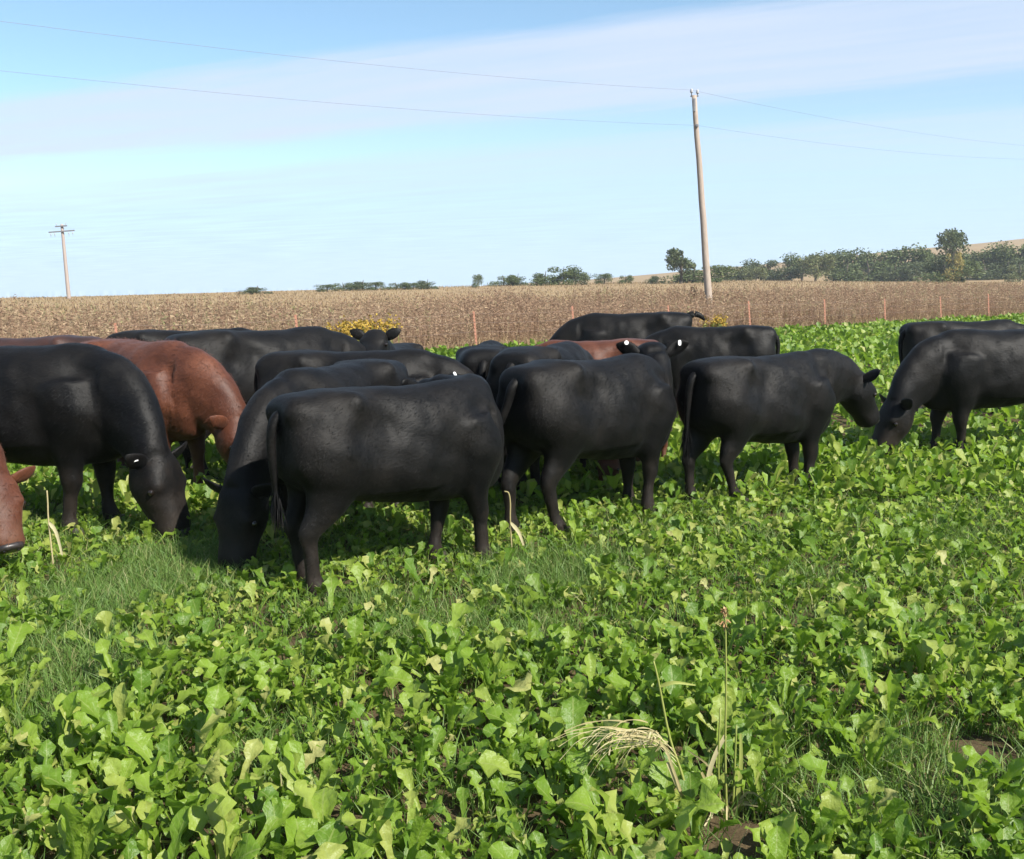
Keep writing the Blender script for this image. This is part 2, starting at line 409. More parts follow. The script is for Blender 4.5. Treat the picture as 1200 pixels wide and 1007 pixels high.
def make_cow(name, pos, head_deg, H, mat, pose, steps=(0, 0, 0, 0), vox=.0225, label='', hair=9000, tags=(), tail=(0, 0), girth=1.0, group=None, seed=1, belly=0.0, hs=1.08, tail_up=False):
    rnd = random.Random(seed)
    bm = bmesh.new()
    X = Vector((1, 0, 0)); Y = Vector((0, 1, 0)); Z = Vector((0, 0, 1))
    T = catmull(TRUNK, 2)
    rs = []
    for (x, zt, zb, hw, nq) in T:
        mid = .50 * zt + .50 * zb
        zb2 = zb - belly * max(0, 1 - ((x - .0) / .5) ** 2)
        rs.append(ring(Vector((x, 0, mid)), Y, Z, hw * girth, zt - mid, mid - zb2 + .022 * max(0, 1 - (x / .7) ** 2), n=nq, k=24))
    loft(bm, rs)
    # legs
    feet = []
    for i, (prof, s, dx) in enumerate(((FRONT, 1, steps[0]), (FRONT, -1, steps[1]), (HIND, 1, steps[2]), (HIND, -1, steps[3]))):
        z0 = prof[0][2]
        rows = []
        for (x, y, z, rl, rf) in prof:
            sh = dx * ((z0 - z) / z0) ** 1.2
            rows.append((x + sh, s * y * (girth if z > .6 else 1), z, rl * 1.12, rf * 1.12))
        tube(bm, rows, ref=X, sub=3, k=12)     # side axis = X x down -> lateral first
        feet.append((rows[-1][0], rows[-1][1]))
    # neck
    nk = [Vector(q) for q in pose['neck']]
    rr = [(.205, .33), (.172, .29), (.138, .225), (.114, .165)]
    rows = [(q.x, q.y, q.z, a, b) for q, (a, b) in zip(nk, rr)]
    tube(bm, rows, ref=Vector((0, 0, 1)) if abs((nk[-1] - nk[-2]).normalized().z) < .95 else X, sub=4, k=16, n=2.2)
    # head
    ps, ph = R(pose['yaw']), R(pose['pitch'])
    d = Vector((math.cos(ph) * math.cos(ps), math.cos(ph) * math.sin(ps), math.sin(ph)))
    sd_ = Vector((-math.sin(ps), math.cos(ps), 0)); up = d.cross(sd_)
    poll = nk[-1] + up * .02
    HS = [(-.07, .08, .08, .11, 0), (.0, .124, .112, .155, 0), (.06, .142, .118, .175, -.003), (.13, .146, .112, .178, -.006), (.21, .126, .10, .162, -.010), (.28, .110, .092, .138, -.014),
          (.345, .106, .088, .122, -.018), (.395, .108, .084, .112, -.020), (.43, .098, .068, .094, -.022), (.445, .078, .048, .07, -.024)]
    H4 = catmull(HS, 2)
    loft(bm, [ring(poll + d * (q[0] * hs) + up * q[4], sd_, up, q[1] * hs, q[2] * hs, q[3] * hs, n=2.3, k=16) for q in H4])
    for s in (-1, 1):    # brow
        bmesh.ops.create_icosphere(bm, subdivisions=2, radius=.045, matrix=Matrix.Translation(poll + d * .15 * hs + sd_ * (s * .104 * hs) + up * .05))
    bmesh.ops.recalc_face_normals(bm, faces=bm.faces)
    tmp = bpy.data.meshes.new('tmp'); bm.to_mesh(tmp); bm.free()
    ob = bpy.data.objects.new('tmp', tmp); COL.objects.link(ob)
    mo = ob.modifiers.new('r', 'REMESH'); mo.mode = 'VOXEL'; mo.voxel_size = vox; mo.use_smooth_shade = True
    ms = ob.modifiers.new('s', 'SMOOTH'); ms.factor = .5; ms.iterations = max(3, int(8 * (.021 / vox) ** 2))
    dg = bpy.context.evaluated_depsgraph_get(); dg.update()
    ev = ob.evaluated_get(dg)
    me = bpy.data.meshes.new_from_object(ev)
    bpy.data.objects.remove(ob); bpy.data.meshes.remove(tmp)
    # muscles and hide folds, then ears and tail in the same mesh
    bm = bmesh.new(); bm.from_mesh(me)
    BUMPS = ((-.43, .215, 1.17, .07, .030), (-.77, .12, 1.12, .055, .022), (.38, .215, .98, .17, .014), (.55, .17, .80, .11, .026), (-.60, .23, .88, .17, .026), (-.38, .24, .76, .11, .018),
             (-.24, .25, 1.04, .11, -.026), (.20, .27, .86, .15, -.010), (.50, .18, 1.08, .10, -.014), (-.44, .25, .99, .08, -.016), (.0, .29, .70, .22, .020), (.62, .15, 1.0, .09, -.02))
    for v in bm.verts:
        c = v.co
        dsp = .004 * math.sin(c.x * 9 + seed * 2) * math.sin(c.z * 11 + seed) + .0035 * math.sin(c.x * 23 + c.z * 9 + seed) * math.sin(c.z * 27 - c.x * 7 + seed * 3 + 3 * c.y)
        if .5 < c.z < 1.15 and -.3 < c.x < .3: dsp += .0018 * math.sin(c.x * 46 + c.z * 8)
        if c.x < .66 and c.z > .6:
            for bx_, by_, bz_, br_, ba_ in BUMPS:
                q = ((c.x - bx_) ** 2 + (abs(c.y) - by_) ** 2 + (c.z - bz_) ** 2) / (br_ * br_)
                if q < 6: dsp += 1.5 * ba_ * math.exp(-q)
        v.co += v.normal * dsp
    ears = []
    for s in (-1, 1):
        base = poll + d * .015 + sd_ * (s * .095 * hs) + up * .015
        outd = (sd_ * s * .86 - d * .12 + up * .10 + Vector((0, 0, .42))).normalized()
        nrm = (d * .85 + up * .45); nrm = (nrm - outd * nrm.dot(outd)).normalized(); wd = outd.cross(nrm).normalized()
        L = .20 * hs
        rings = []
        for tq, wq, th in ((0, .03, .024), (.15, .042, .022), (.4, .056, .016), (.65, .052, .012), (.85, .034, .009), (1.0, .01, .005)):
            cc = base + outd * (L * tq) + nrm * (.035 * math.sin(tq * 2.4) - .02) - Vector((0, 0, .02 * tq * tq))
            rings.append(ring(cc, wd, nrm, wq * hs, th, n=2, k=10))
        loft(bm, rings)
        ears.append(base + outd * (L * .6) - nrm * .0 + nrm * .03)
    tl, tw = tail
    tip3 = (-.83 - tl, tw, .60)
    tr = [(-.77, 0, 1.12, .045, .045), (-.835, 0, 1.08, .036, .036), (-.86, tw * .2, .97, .029, .029), (-.855 - tl * .3, tw * .5, .84, .024, .024), (-.84 - tl * .7, tw * .8, .72, .021, .021), tip3 + (.018, .018)]
    if tail_up:
        tip3 = (-1.00, 0, 1.125)
        tr = [(-.74, 0, 1.13, .055, .055), (-.81, 0, 1.19, .048, .048), (-.88, 0, 1.205, .042, .042), (-.93, 0, 1.19, .036, .036), (-.97, 0, 1.16, .028, .028), tip3 + (.014, .014)]
    tube(bm, tr, ref=X, sub=3, k=10)
    bmesh.ops.recalc_face_normals(bm, faces=bm.faces)
    for f in bm.faces: f.smooth = True
    bm.to_mesh(me); bm.free()
    S = H / 1.25
    root = empty(name, pos, R(head_deg)); root.scale = (S, S, S)
    tag(root, label, 'cow' if name == 'cow' else 'calf', group or 'cattle herd grazing in the green field')
    me.name = 'body'; me.materials.clear()
    body = link('body', me, MAT[mat], root)
    # coat of short hair
    if hair:
        hair = int(hair * 1.0)
        n = len(me.polygons)
        cen = np.empty(n * 3, np.float32); me.polygons.foreach_get('center', cen); cen = cen.reshape(-1, 3)
        nor = np.empty(n * 3, np.float32); me.polygons.foreach_get('normal', nor); nor = nor.reshape(-1, 3)
        ar = np.empty(n, np.float32); me.polygons.foreach_get('area', ar)
        g = np.random.default_rng(seed)
        idx = g.choice(n, hair, p=ar / ar.sum())
        c = cen[idx] + g.normal(0, .008, (hair, 3)); nn = nor[idx]
        flow = np.array([-.75, 0, -.65]) + g.normal(0, .25, (hair, 3))
        flow = flow - nn * (flow * nn).sum(1, keepdims=True)
        flow /= np.linalg.norm(flow, axis=1, keepdims=True) + 1e-6
        dirv = flow + nn * g.uniform(.08, .30, (hair, 1))
        ln = g.uniform(.014, .03, (hair, 1)) * (1.25 if mat != 'black' else 1.0)
        sv = np.cross(flow, nn) * g.uniform(.0012, .0026, (hair, 1))
        c = c - nn * .004
        Vh = np.stack([c - sv, c + sv, c + dirv * ln], 1).reshape(-1, 3)
        link('coat_hair', np_mesh('coat_hair', Vh, np.arange(hair * 3).reshape(-1, 3), smooth=True), MAT[mat], root)['kind'] = 'stuff'
    # tail switch
    g = np.random.default_rng(seed + 50); m_ = 300
    tip = np.array(tip3); Vt = []; Ft = []
    for i in range(m_ if not tail_up else 12):
        o2 = g.normal(0, .010, 3); sp_ = g.normal(0, 1, 2) * .013; L = g.uniform(.06, .21) * (.4 if tail_up else 1)
        a0 = tip + o2 + np.array([0, 0, g.uniform(0, .1)]); a1 = a0 + np.array([sp_[0] * .8, sp_[1] * .8, -L * .5]); a2 = a0 + np.array([sp_[0] * 1.3, sp_[1] * 1.3, -L])
        sv = np.array([g.normal(), g.normal(), 0]); sv = sv / (np.linalg.norm(sv) + 1e-6) * .0025
        b = len(Vt); Vt += [a0 - sv, a0 + sv, a1 + sv * 1.2, a1 - sv * 1.2, a2 + sv * .3, a2 - sv * .3]
        Ft += [(b, b + 1, b + 2, b + 3), (b + 3, b + 2, b + 4, b + 5)]
    link('tail_switch', np_mesh('tail_switch', np.array(Vt), np.array(Ft)), MAT[mat], root)
    for s in (-1, 1):
        bm = bmesh.new(); bmesh.ops.create_uvsphere(bm, u_segments=10, v_segments=8, radius=.021, matrix=Matrix.Translation(poll + d * .165 * hs + sd_ * (s * .137 * hs) + up * .026))
        for f in bm.faces: f.smooth = True
        m2 = bpy.data.meshes.new('eye'); bm.to_mesh(m2); bm.free(); link('eye', m2, MAT['eye'], root)
    bm = bmesh.new(); nc_ = poll + d * (.436 * hs) - up * .012
    loft(bm, [ring(nc_ + d * a_, sd_, up, .082 * b_ * hs, .056 * b_ * hs, .05 * b_ * hs, n=2.6, k=14) for a_, b_ in ((-.02, 1.0), (.008, .96), (.018, .75), (.022, .3))])
    for f in bm.faces: f.smooth = True
    m2 = bpy.data.meshes.new('nose'); bm.to_mesh(m2); bm.free(); nose = link('nose', m2, MAT['nose'], root)
    for s in (-1, 1):
        bm = bmesh.new(); bmesh.ops.create_uvsphere(bm, u_segments=8, v_segments=6, radius=.014, matrix=Matrix.Translation(nc_ + d * .016 + sd_ * (s * .042 * hs) + up * .012) @ Matrix.Diagonal((1, 1.3, 1, 1)))
        m2 = bpy.data.meshes.new('nostril'); bm.to_mesh(m2); bm.free(); link('nostril', m2, MAT['eye'], nose)
    for fx, fy in feet:
        bm = bmesh.new()
        for s in (-1, 1):
            loft(bm, [ring(Vector((fx + .006 + q * .02, fy + s * .026, z)), Y, X, .028, .058 + q * .012, .05, k=10) for z, q in ((.085, 0), (.05, .5), (.0, 1.0))])
        m2 = bpy.data.meshes.new('hoof'); bm.to_mesh(m2); bm.free(); link('hoof', m2, MAT['hoof'], root)
    for s, kind, *bk in tags:
        e = ears[1 if s > 0 else 0]
        bm = bmesh.new()
        nrm = d; e = e + (d * (-.055) + Vector((0, 0, .02)) if bk else Vector((0, 0, 0)))
        rings_ = [ring(e + nrm * q - up * .01, sd_, up, .012, .022, n=3, k=12) for q in (-.003, .003)]
        if kind == 'round': rings_ = [ring(e + nrm * q, sd_, up, .017, .017, n=2, k=14) for q in (-.003, .003)]
        loft(bm, rings_)
        m2 = bpy.data.meshes.new('ear_tag'); bm.to_mesh(m2); bm.free(); link('ear_tag', m2, MAT['tagw'], root)
    return root

def pose(base, yaw=0, pitch=None, neck=None):
    p = dict(base); p['yaw'] = yaw
    if pitch is not None: p['pitch'] = pitch
    if neck: p['neck'] = neck
    return p
def gx(px, d): return ((px - 600) / FPX * d, d, 0)

G_R = [(.42, 0, .90), (.68, -.06, .88), (.88, -.16, .70), (1.00, -.26, .50)]       # grazing, turned to its right
cows = [
 # name, x, y, heading, H, mat, pose, kw
 ('cow', -.66, 5.95, 38, 1.165, 'black', pose(LEVEL, 100, -30, [(.42, 0, .90), (.62, .08, .98), (.70, .34, 1.02), (.66, .58, 1.08)]),
   dict(steps=(-.16, .08, .02, -.05), tail=(.0, .04), tags=((-1, 'flat', -1),), hair=26000, label='foremost black cow, side-on with its head hidden and tail hanging straight', girth=1.0)),
 ('cow', .61, 7.25, 42, 1.215, 'black', pose(UPHEAD, 50, -6, [(.42, 0, .90), (.60, .02, .94), (.73, .06, 1.02), (.78, .13, 1.18)]),
   dict(steps=(.03, -.06, -.12, .10), tail=(.14, .12), tags=((1, 'round', -1), (-1, 'flat', -1)), hair=22000, label='black cow looking away with a round white tag in one raised ear')),
 ('cow', 1.99, 8.02, 34, 1.165, 'black', pose(LEVEL, -4, -56, [(.42, 0, .90), (.70, 0, .98), (.95, -.01, .98), (1.11, -.02, .95)]),
   dict(steps=(.10, -.05, -.08, .20), tail=(.02, .05), tags=((-1, 'flat'),), hair=20000, label='black cow with lowered muzzle and upright tagged ear facing a grazing cow')),
 ('cow', 4.70, 9.85, 184, 1.255, 'black', pose(GRAZE, 6, -62, [(.42, 0, .90), (.68, .04, .88), (.90, .10, .72), (1.04, .16, .53)]),
   dict(steps=(-.06, .10, .05, -.08), hair=16000, girth=1.05, label='large black cow grazing with head down, nose to nose with the cow of lowered muzzle')),
 ('cow', -3.56, 7.38, -6, 1.385, 'black', pose(GRAZE, -14, -70, G_R),
   dict(steps=(.04, -.12, 0, .06), tags=((-1, 'flat'),), hair=20000, girth=1.06, belly=.03, label='heavy black cow grazing in front of the rust red cow, white tag in its ear')),
 ('calf', -4.03, 6.35, -8, 1.16, 'red', pose(GRAZE, -35, -60, [(.42, 0, .90), (.68, -.03, .86), (.86, -.08, .74), (.98, -.14, .62)]),
   dict(hair=16000, label='light rust red calf of which only the lowered head and big ears show', hs=1.02)),
 ('cow', -3.18, 8.86, -40, 1.345, 'red', pose(GRAZE, 12, -64, [(.42, 0, .90), (.66, .03, .90), (.86, .09, .76), (.98, .14, .60)]),
   dict(steps=(.05, -.05, 0, 0), hair=24000, label='rust red cow grazing behind the heavy black cow, neck and face lit')),
 ('cow', -5.40, 11.40, 182, 1.32, 'darkred', pose(GRAZE), dict(vox=.03, hair=0, label='dark brown cow of which only a sliver of back shows above the rust red cow')),
 ('cow', -3.38, 11.0, 3, 1.375, 'black', pose(GRAZE, 20), dict(vox=.026, hair=7000, label='black cow with rounded rump showing behind the rust red cow')),
 ('cow', -2.25, 9.52, 38, 1.405, 'black', pose(GRAZE, 15), dict(vox=.024, hair=12000, girth=1.05, label='tall black cow with broad lit flank standing behind the rust red face')),
 ('cow', -1.22, 8.32, -4, 1.25, 'black', pose(GRAZE, 10, -60), dict(vox=.024, hair=9000, label='black cow with neck sloping down behind the back of the foremost cow')),
 ('cow', -1.27, 11.25, -96, 1.15, 'black', pose(UPHEAD, 0, -24, [(.42, 0, .90), (.66, 0, 1.08), (.84, 0, 1.22), (.92, 0, 1.33)]), dict(vox=.022, hair=7000, label='black cow facing the camera, only its forehead and two ears showing')),
 ('cow', -1.24, 7.08, 247, 1.215, 'black', pose(GRAZE, -4, -74), dict(steps=(.08, -.08, 0, 0), hair=14000, label='black cow grazing head-on in deep shade behind the hanging tail of another')),
 ('cow', -.20, 9.35, 88, 1.235, 'black', pose(GRAZE), dict(vox=.024, hair=9000, tail=(0, .1), label='black cow seen from behind with a bare brownish patch on its rump')),
 ('cow', .33, 8.62, 66, 1.25, 'black', pose(GRAZE), dict(vox=.024, hair=9000, tail=(.02, .05), label='black cow turned away, hanging tail showing beside the cow with the round tag')),
 ('cow', .88, 11.25, 182, 1.165, 'red', pose(GRAZE, 0, -60), dict(vox=.026, hair=9000, label='rust red cow whose back shows between black cows')),
 ('calf', 1.12, 8.98, 242, .78, 'red', pose(GRAZE, 0, -70), dict(vox=.026, hair=6000, label='small rust red calf with nose in the leaves under a black cow')),
 ('cow', 1.72, 15.0, 176, 1.385, 'black', pose(GRAZE), dict(vox=.026, hair=6000, tail_up=True, label='black cow highest on the skyline of the herd, its tail end standing out')),
 ('cow', 2.58, 13.2, 172, 1.225, 'black', pose(GRAZE), dict(vox=.026, hair=6000, label='black cow with rounded hindquarters in the back row of the herd')),
 ('cow', 5.75, 12.9, 2, 1.24, 'black', pose(GRAZE), dict(vox=.028, hair=5000, label='black cow of which only the back shows behind the large grazing cow')),
]
for i, (nm, x, y, hd, H, mt, ps, kw) in enumerate(cows):
    make_cow(nm, (x, y, 0), hd, H, mt, ps, seed=i + 3, **kw)

# ------------------------------------------------------------------ brassica leaves
def leaf_grid(nl, nc, L, W, pet, th0, curl, wav, lob, seed, npet=1):
    """leaf along +y; returns V, F(quads), luv(u,t)"""
    g = random.Random(seed)
    V = []; UV = []
    # centre line with bending
    tot = pet + L
    rows = []
    y = z = 0.0; th = th0
    ts = [-(1 - i / npet) for i in range(npet)] + {6: [0, .16, .34, .54, .74, .90, 1], 5: [0, .25, .5, .74, .91, 1], 3: [0, .45, .82, 1], 2: [0, .65, 1]}[nl]
    prev = None
    phase = g.uniform(0, 6)
    WT = {6: (.16, g.uniform(.3, .6), g.uniform(.22, .55), g.uniform(.62, 1.0), g.uniform(.78, 1.08), g.uniform(.58, .9), .2),
          5: (.16, g.uniform(.3, .55), g.uniform(.5, .9), g.uniform(.85, 1.05), g.uniform(.6, .85), .2), 3: (.2, .7, 1.0, .25), 2: (.2, 1.0, .3)}[nl]
    TT = ts[npet:]
    for tq in ts:
        s = (tq + 1) * pet if tq < 0 else pet + tq * L
        if prev is None and tq >= 0: prev = 0.0
        if prev is not None:
            ds = s - prev
            th = th0 - curl * (s / tot) ** 1.3
            y += math.cos(th) * ds; z += math.sin(th) * ds
        prev = s
        if tq < 0: w = .007
        else:
            w = W * WT[TT.index(tq)]
            if tq == 0: w = .012
        nx, ny = 0.0, 0.0
        up = Vector((0, -math.sin(th), math.cos(th)))
        for c in range(nc + 1):
            u = -1 + 2 * c / nc
            fold = .30 * abs(u) * w if tq >= 0 else .004 * abs(u)
            wv = wav * math.sin(tq * 13 + phase + (1.7 if u > 0 else 0)) * abs(u) ** 1.5 if tq > 0 else 0
            jx = g.uniform(-.2, .2) * w if tq > 0 and abs(u) == 1 else 0
            p = Vector((u * w + jx, y, z)) + up * (fold + wv) + Vector((0, -.42 * u * u * w * max(0, (tq - .45) / .55), 0))
            V.append(p); UV.append((u, max(tq, 0) if tq >= 0 else 0, 0))
        rows.append(1)
    F = []
    n = nc + 1
    for r in range(len(ts) - 1):
        for c in range(nc):
            a = r * n + c
            F.append((a, a + 1, a + n + 1, a + n))
    return np.array([tuple(v) for v in V]), np.array(F), np.array(UV, float)

def leaf_set(nl, nc, count, seed0, npet=1):
    out_ = []
    for i in range(count):
        g = random.Random(seed0 + i)
        out_.append(leaf_grid(nl, nc, g.uniform(.075, .130), g.uniform(.029, .048), g.uniform(.08, .15), R(g.uniform(58, 90)), R(g.uniform(15, 105)), g.uniform(.008, .022), g.uniform(.03, .09), seed0 * 7 + i, npet))
    return out_
LN = leaf_set(6, 4, 18, 100); LMID = leaf_set(5, 2, 16, 200); LM2 = leaf_set(3, 2, 12, 250, 0); LFAR = leaf_set(2, 2, 8, 300, 0)

# grassy and bare places read from the photograph (pixel on the ground, radius in metres)
GRASSY = [(gpix(100, 700), .6), (gpix(180, 690), .4), (gpix(60, 840), .4), (gpix(230, 660), .4), (gpix(1100, 640), .5), (gpix(480, 760), .3), (gpix(60, 760), .55), (gpix(130, 800), .45), (gpix(330, 880), .35), (gpix(700, 690), .55), (gpix(640, 650), .5), (gpix(1130, 960), .6), (gpix(1150, 900), .35), (gpix(420, 720), .4),
          (gpix(760, 860), .3), (gpix(250, 700), .45), (gpix(1060, 560), .5), (gpix(900, 980), .25), (gpix(560, 930), .18), (gpix(860, 640), .4), (gpix(30, 900), .3), (gpix(950, 690), .35)]
BARE = [(gpix(890, 1000), .14), (gpix(1155, 890), .16), (gpix(400, 690), .12)]
def grassy(x, y):
    v = (vnoise(x * .9 + 7, y * .9, 5) - .6) * .8 + (vnoise(x * 2.3, y * 2.3, 9) - .5) * .6
    for p, r in GRASSY:
        v = v + .64 * np.exp(-(((x - p.x) ** 2 + (y - p.y) ** 2) / (r * r)))
    return v
def bare(x, y):
    v = np.zeros_like(x)
    for p, r in BARE: v = np.maximum(v, np.exp(-(((x - p.x) ** 2 + (y - p.y) ** 2) / (r * r))))
    return v

def scatter(y0, y1, dens, margin=.55):
    n = int(dens * ((y1 * y1 - y0 * y0) * margin + 1.0 * (y1 - y0)))
    u = rng.random(n); y = np.sqrt(y0 * y0 + u * (y1 * y1 - y0 * y0))
    x = (rng.random(n) * 2 - 1) * (margin * y + .5)
    return x, y
def thin(x, y, r):
    """greedy minimum distance"""
    cell = {}; keep = []
    for i in range(len(x)):
        cx, cy = int(x[i] // r), int(y[i] // r); ok = True
        for a in (-1, 0, 1):
            for b in (-1, 0, 1):
                for j in cell.get((cx + a, cy + b), ()):
                    if (x[i] - x[j]) ** 2 + (y[i] - y[j]) ** 2 < r * r: ok = False; break
                if not ok: break
            if not ok: break
        if ok: cell.setdefault((cx, cy), []).append(i); keep.append(i)
    return np.array(keep)

# plant positions
px_, py_ = scatter(2.05, 11.0, 150)
kp = thin(px_, py_, .094); px_, py_ = px_[kp], py_[kp]
ok = (grassy(px_, py_) < .46 + rng.random(len(px_)) ** 2 * .6) & (bare(px_, py_) < .35)
px_, py_ = px_[ok], py_[ok]
inview = (np.abs(px_) < py_ * .52 + .1) & (py_ > 2.5)
order = np.argsort(np.where(inview, py_, 1e6))
near_idx = order[:290]
rest = np.setdiff1d(np.arange(len(px_)), near_idx)

# individually built plants
leaf_meshes = []
for i, (Vv, Ff, U) in enumerate(LN):
    leaf_meshes.append(np_mesh('leaf', Vv, Ff, {'luv': U}, smooth=True)); leaf_meshes[-1].materials.append(MAT['leaf'])
def plant_leaves(g, size):
    n = g.randint(7, 11); a0 = g.uniform(0, 6.28); res = []
    for j in range(n):
        inner = j / n
        az = a0 + j * 2.399 + g.uniform(-.3, .3)
        sc = size * (1.0 - .25 * inner) * g.uniform(.75, 1.2)
        tilt = g.uniform(-.15, .30) + inner * .25
        res.append((az, sc, tilt, g.uniform(-.4, .4)))
    return res
def lmat(az, sc, tilt, roll, x, y, z):
    return Matrix.Translation((x, y, z)) @ Matrix.Rotation(az, 4, 'Z') @ Matrix.Rotation(tilt, 4, 'X') @ Matrix.Rotation(roll, 4, 'Y') @ Matrix.Diagonal((sc, sc, sc, 1))
gl = random.Random(77)
for i in near_idx:
    x, y = float(px_[i]), float(py_[i])
    root = empty('brassica_plant', (x, y, 0))
    tag(root, 'leafy bright green brassica plant in the foreground crop', 'plant', 'brassica plants in the foreground')
    size = gl.choice((.62, .7, .78, .86, .95, 1.05, 1.25))
    for (az, sc, tilt, roll) in plant_leaves(gl, size):
        o = bpy.data.objects.new('leaf', gl.choice(leaf_meshes)); COL.objects.link(o); o.parent = root
        o.matrix_local = lmat(az, sc, tilt, roll, 0, 0, gl.uniform(0, .03))

def merge(instances, proto):
    """instances: list of (proto index, 4x4, rnd)"""
    Vs, Fs, Us = [], [], []; off = 0
    for pi in range(len(proto)):
        sel = [q for q in instances if q[0] == pi]
        if not sel: continue
        Vv, Ff, U = proto[pi]
        Ms = np.array([np.array(q[1]) for q in sel]); rd = np.array([q[2] for q in sel])
        P = np.einsum('nij,vj->nvi', Ms[:, :3, :3], Vv) + Ms[:, None, :3, 3]
        n, v = P.shape[:2]
        Vs.append(P.reshape(-1, 3))
        Fs.append((Ff[None] + (np.arange(n) * v)[:, None, None] + off).reshape(-1, Ff.shape[1]))
        UU = np.repeat(U[None], n, 0).copy(); UU[:, :, 2] = rd[:, None]
        Us.append(UU.reshape(-1, 3)); off += n * v
    return np.concatenate(Vs), np.concatenate(Fs), np.concatenate(Us)

def field(name, xs, ys, proto, mat, label, size=(.58, 1.12), leaves=None):
    inst = []
    for x, y in zip(xs, ys):
        s = gl.uniform(*size)
        pl = plant_leaves(gl, s); pb = gl.random()
        if leaves: pl = pl[:leaves]
        for (az, sc, tilt, roll) in pl:
            inst.append((gl.randrange(len(proto)), lmat(az, sc, tilt, roll, x, y, 0), min(.99, max(0, pb * .6 + gl.random() * .4))))
    Vv, Ff, U = merge(inst, proto)
    o = link(name, np_mesh(name, Vv, Ff, {'luv': U}, smooth=True), mat)
    tag(o, label, 'crop', kind='stuff')
nr = rest[py_[rest] < 4.5]; rest = rest[py_[rest] >= 4.5]
field('near_brassica_crop', px_[nr], py_[nr], LN, MAT['leaf'], 'bright green brassica leaves between the foreground plants')
r2 = rest[py_[rest] >= 7.6]; rest = rest[py_[rest] < 7.6]
field('middle_brassica_crop', px_[r2], py_[r2], LM2, MAT['leaf'], 'green brassica leaves among the feet of the back row of cows', (.75, 1.35))
field('brassica_crop', px_[rest], py_[rest], LMID, MAT['leaf'], 'bright green brassica leaves covering the ground around the cows', (.5, 1.0))
fx, fy = scatter(11, 20, 40)
kp = thin(fx, fy, .165); fx, fy = fx[kp], fy[kp]
ok = (sdist(fx, fy) < -.5) & (grassy(fx, fy) < .75); fx, fy = fx[ok], fy[ok]
field('far_brassica_crop', fx, fy, LM2, MAT['leaf'], 'green brassica crop stretching behind the herd', (.95, 1.55), 6)
fx, fy = scatter(20, 56, 9)
ok = (sdist(fx, fy) < -.5) & (sdist(fx, fy) > -26) ; fx, fy = fx[ok], fy[ok]
field('farthest_brassica_crop', fx, fy, LFAR, MAT['leaf'], 'green brassica crop strip running up to the wire fence', (1.35, 2.0), 6)

# the crop goes on beside the view
n_ = 3600
ey_ = 1.6 + 40 * rng.random(n_) ** 1.5; eu_ = rng.random(n_); sg_ = np.where(rng.random(n_) < .5, -1, 1)
ex_ = sg_ * ((.55 * ey_ + .5) + eu_ * (2.4 + .06 * ey_))
ok = sdist(ex_, ey_) < -.5; ex_, ey_ = ex_[ok], ey_[ok]
field('side_brassica_crop', ex_, ey_, LM2, MAT['leaf'], 'green brassica crop continuing past both sides of the herd', (.9, 1.6), 7)

# ------------------------------------------------------------------ grass
def blades(xs, ys, hmin, hmax, wid, mat, name, label, lean=.5, z=None, cat='grass'):
    n = len(xs)
    h = rng.uniform(hmin, hmax, n); a = rng.uniform(0, 2 * math.pi, n); b = rng.uniform(0, 2 * math.pi, n)
    ln = rng.uniform(.1, lean, n) * h
    c = np.stack([xs, ys, np.zeros(n) if z is None else z], 1)
    sv = np.stack([np.cos(b), np.sin(b), np.zeros(n)], 1) * (wid * rng.uniform(.7, 1.3, n))[:, None]
    dv = np.stack([np.cos(a) * ln, np.sin(a) * ln, np.zeros(n)], 1)
    up = np.stack([np.zeros(n), np.zeros(n), h], 1)
    p = [c - sv, c + sv, c + dv * .35 + up * .6 + sv * .8, c + dv * .35 + up * .6 - sv * .8, c + dv * 1.15 + up * .95 + sv * .12, c + dv * 1.15 + up * .95 - sv * .12]
    Vv = np.stack(p, 1).reshape(-1, 3)
    q = np.arange(n)[:, None] * 6
    Ff = np.concatenate([q + np.array([[0, 1, 2]]), q + np.array([[0, 2, 3]]), q + np.array([[3, 2, 4]])])
    U = np.zeros((n, 6, 3)); U[:, :, 2] = rng.random(n)[:, None]
    o = link(name, np_mesh(name, Vv, Ff, {'luv': U.reshape(-1, 3)}, smooth=True), mat)
    tag(o, label, cat, kind='stuff'); return o
x1, y1 = scatter(2.1, 9.5, 4600)
v = grassy(x1, y1); ok = (v > .30 + rng.random(len(v)) * .25) | (rng.random(len(v)) < .28); ok &= bare(x1, y1) < .55
x2, y2 = scatter(9.5, 22, 420)
v2 = grassy(x2, y2); ok2 = ((v2 > .4) | (rng.random(len(v2)) < .12)) & (sdist(x2, y2) < -.3)
blades(np.concatenate([x1[ok], x2[ok2]]), np.concatenate([y1[ok], y2[ok2]]), .05, .165, .0024, MAT['grass'], 'grass', 'fine green grass growing between the brassica plants', 1.0)
x3, y3 = scatter(2.1, 9.0, 7000)
v3 = grassy(x3, y3); ok3 = (v3 > .36 + rng.random(len(v3)) * .3) & (bare(x3, y3) < .5)
blades(x3[ok3], y3[ok3], .02, .08, .0026, MAT['grass'], 'short_grass', 'short dense green grass carpeting the gaps between brassica plants', 1.3)
# dry litter on the bare places
lx, ly = [], []
for p, r in BARE:
    lx.append(rng.normal(p.x, r * .55, 1100)); ly.append(rng.normal(p.y, r * .55, 1100))
blades(np.concatenate(lx), np.concatenate(ly), .006, .03, .005, MAT['litter'], 'dry_litter', 'reddish brown dry litter on bare soil in the foreground', 4.5, cat='litter')

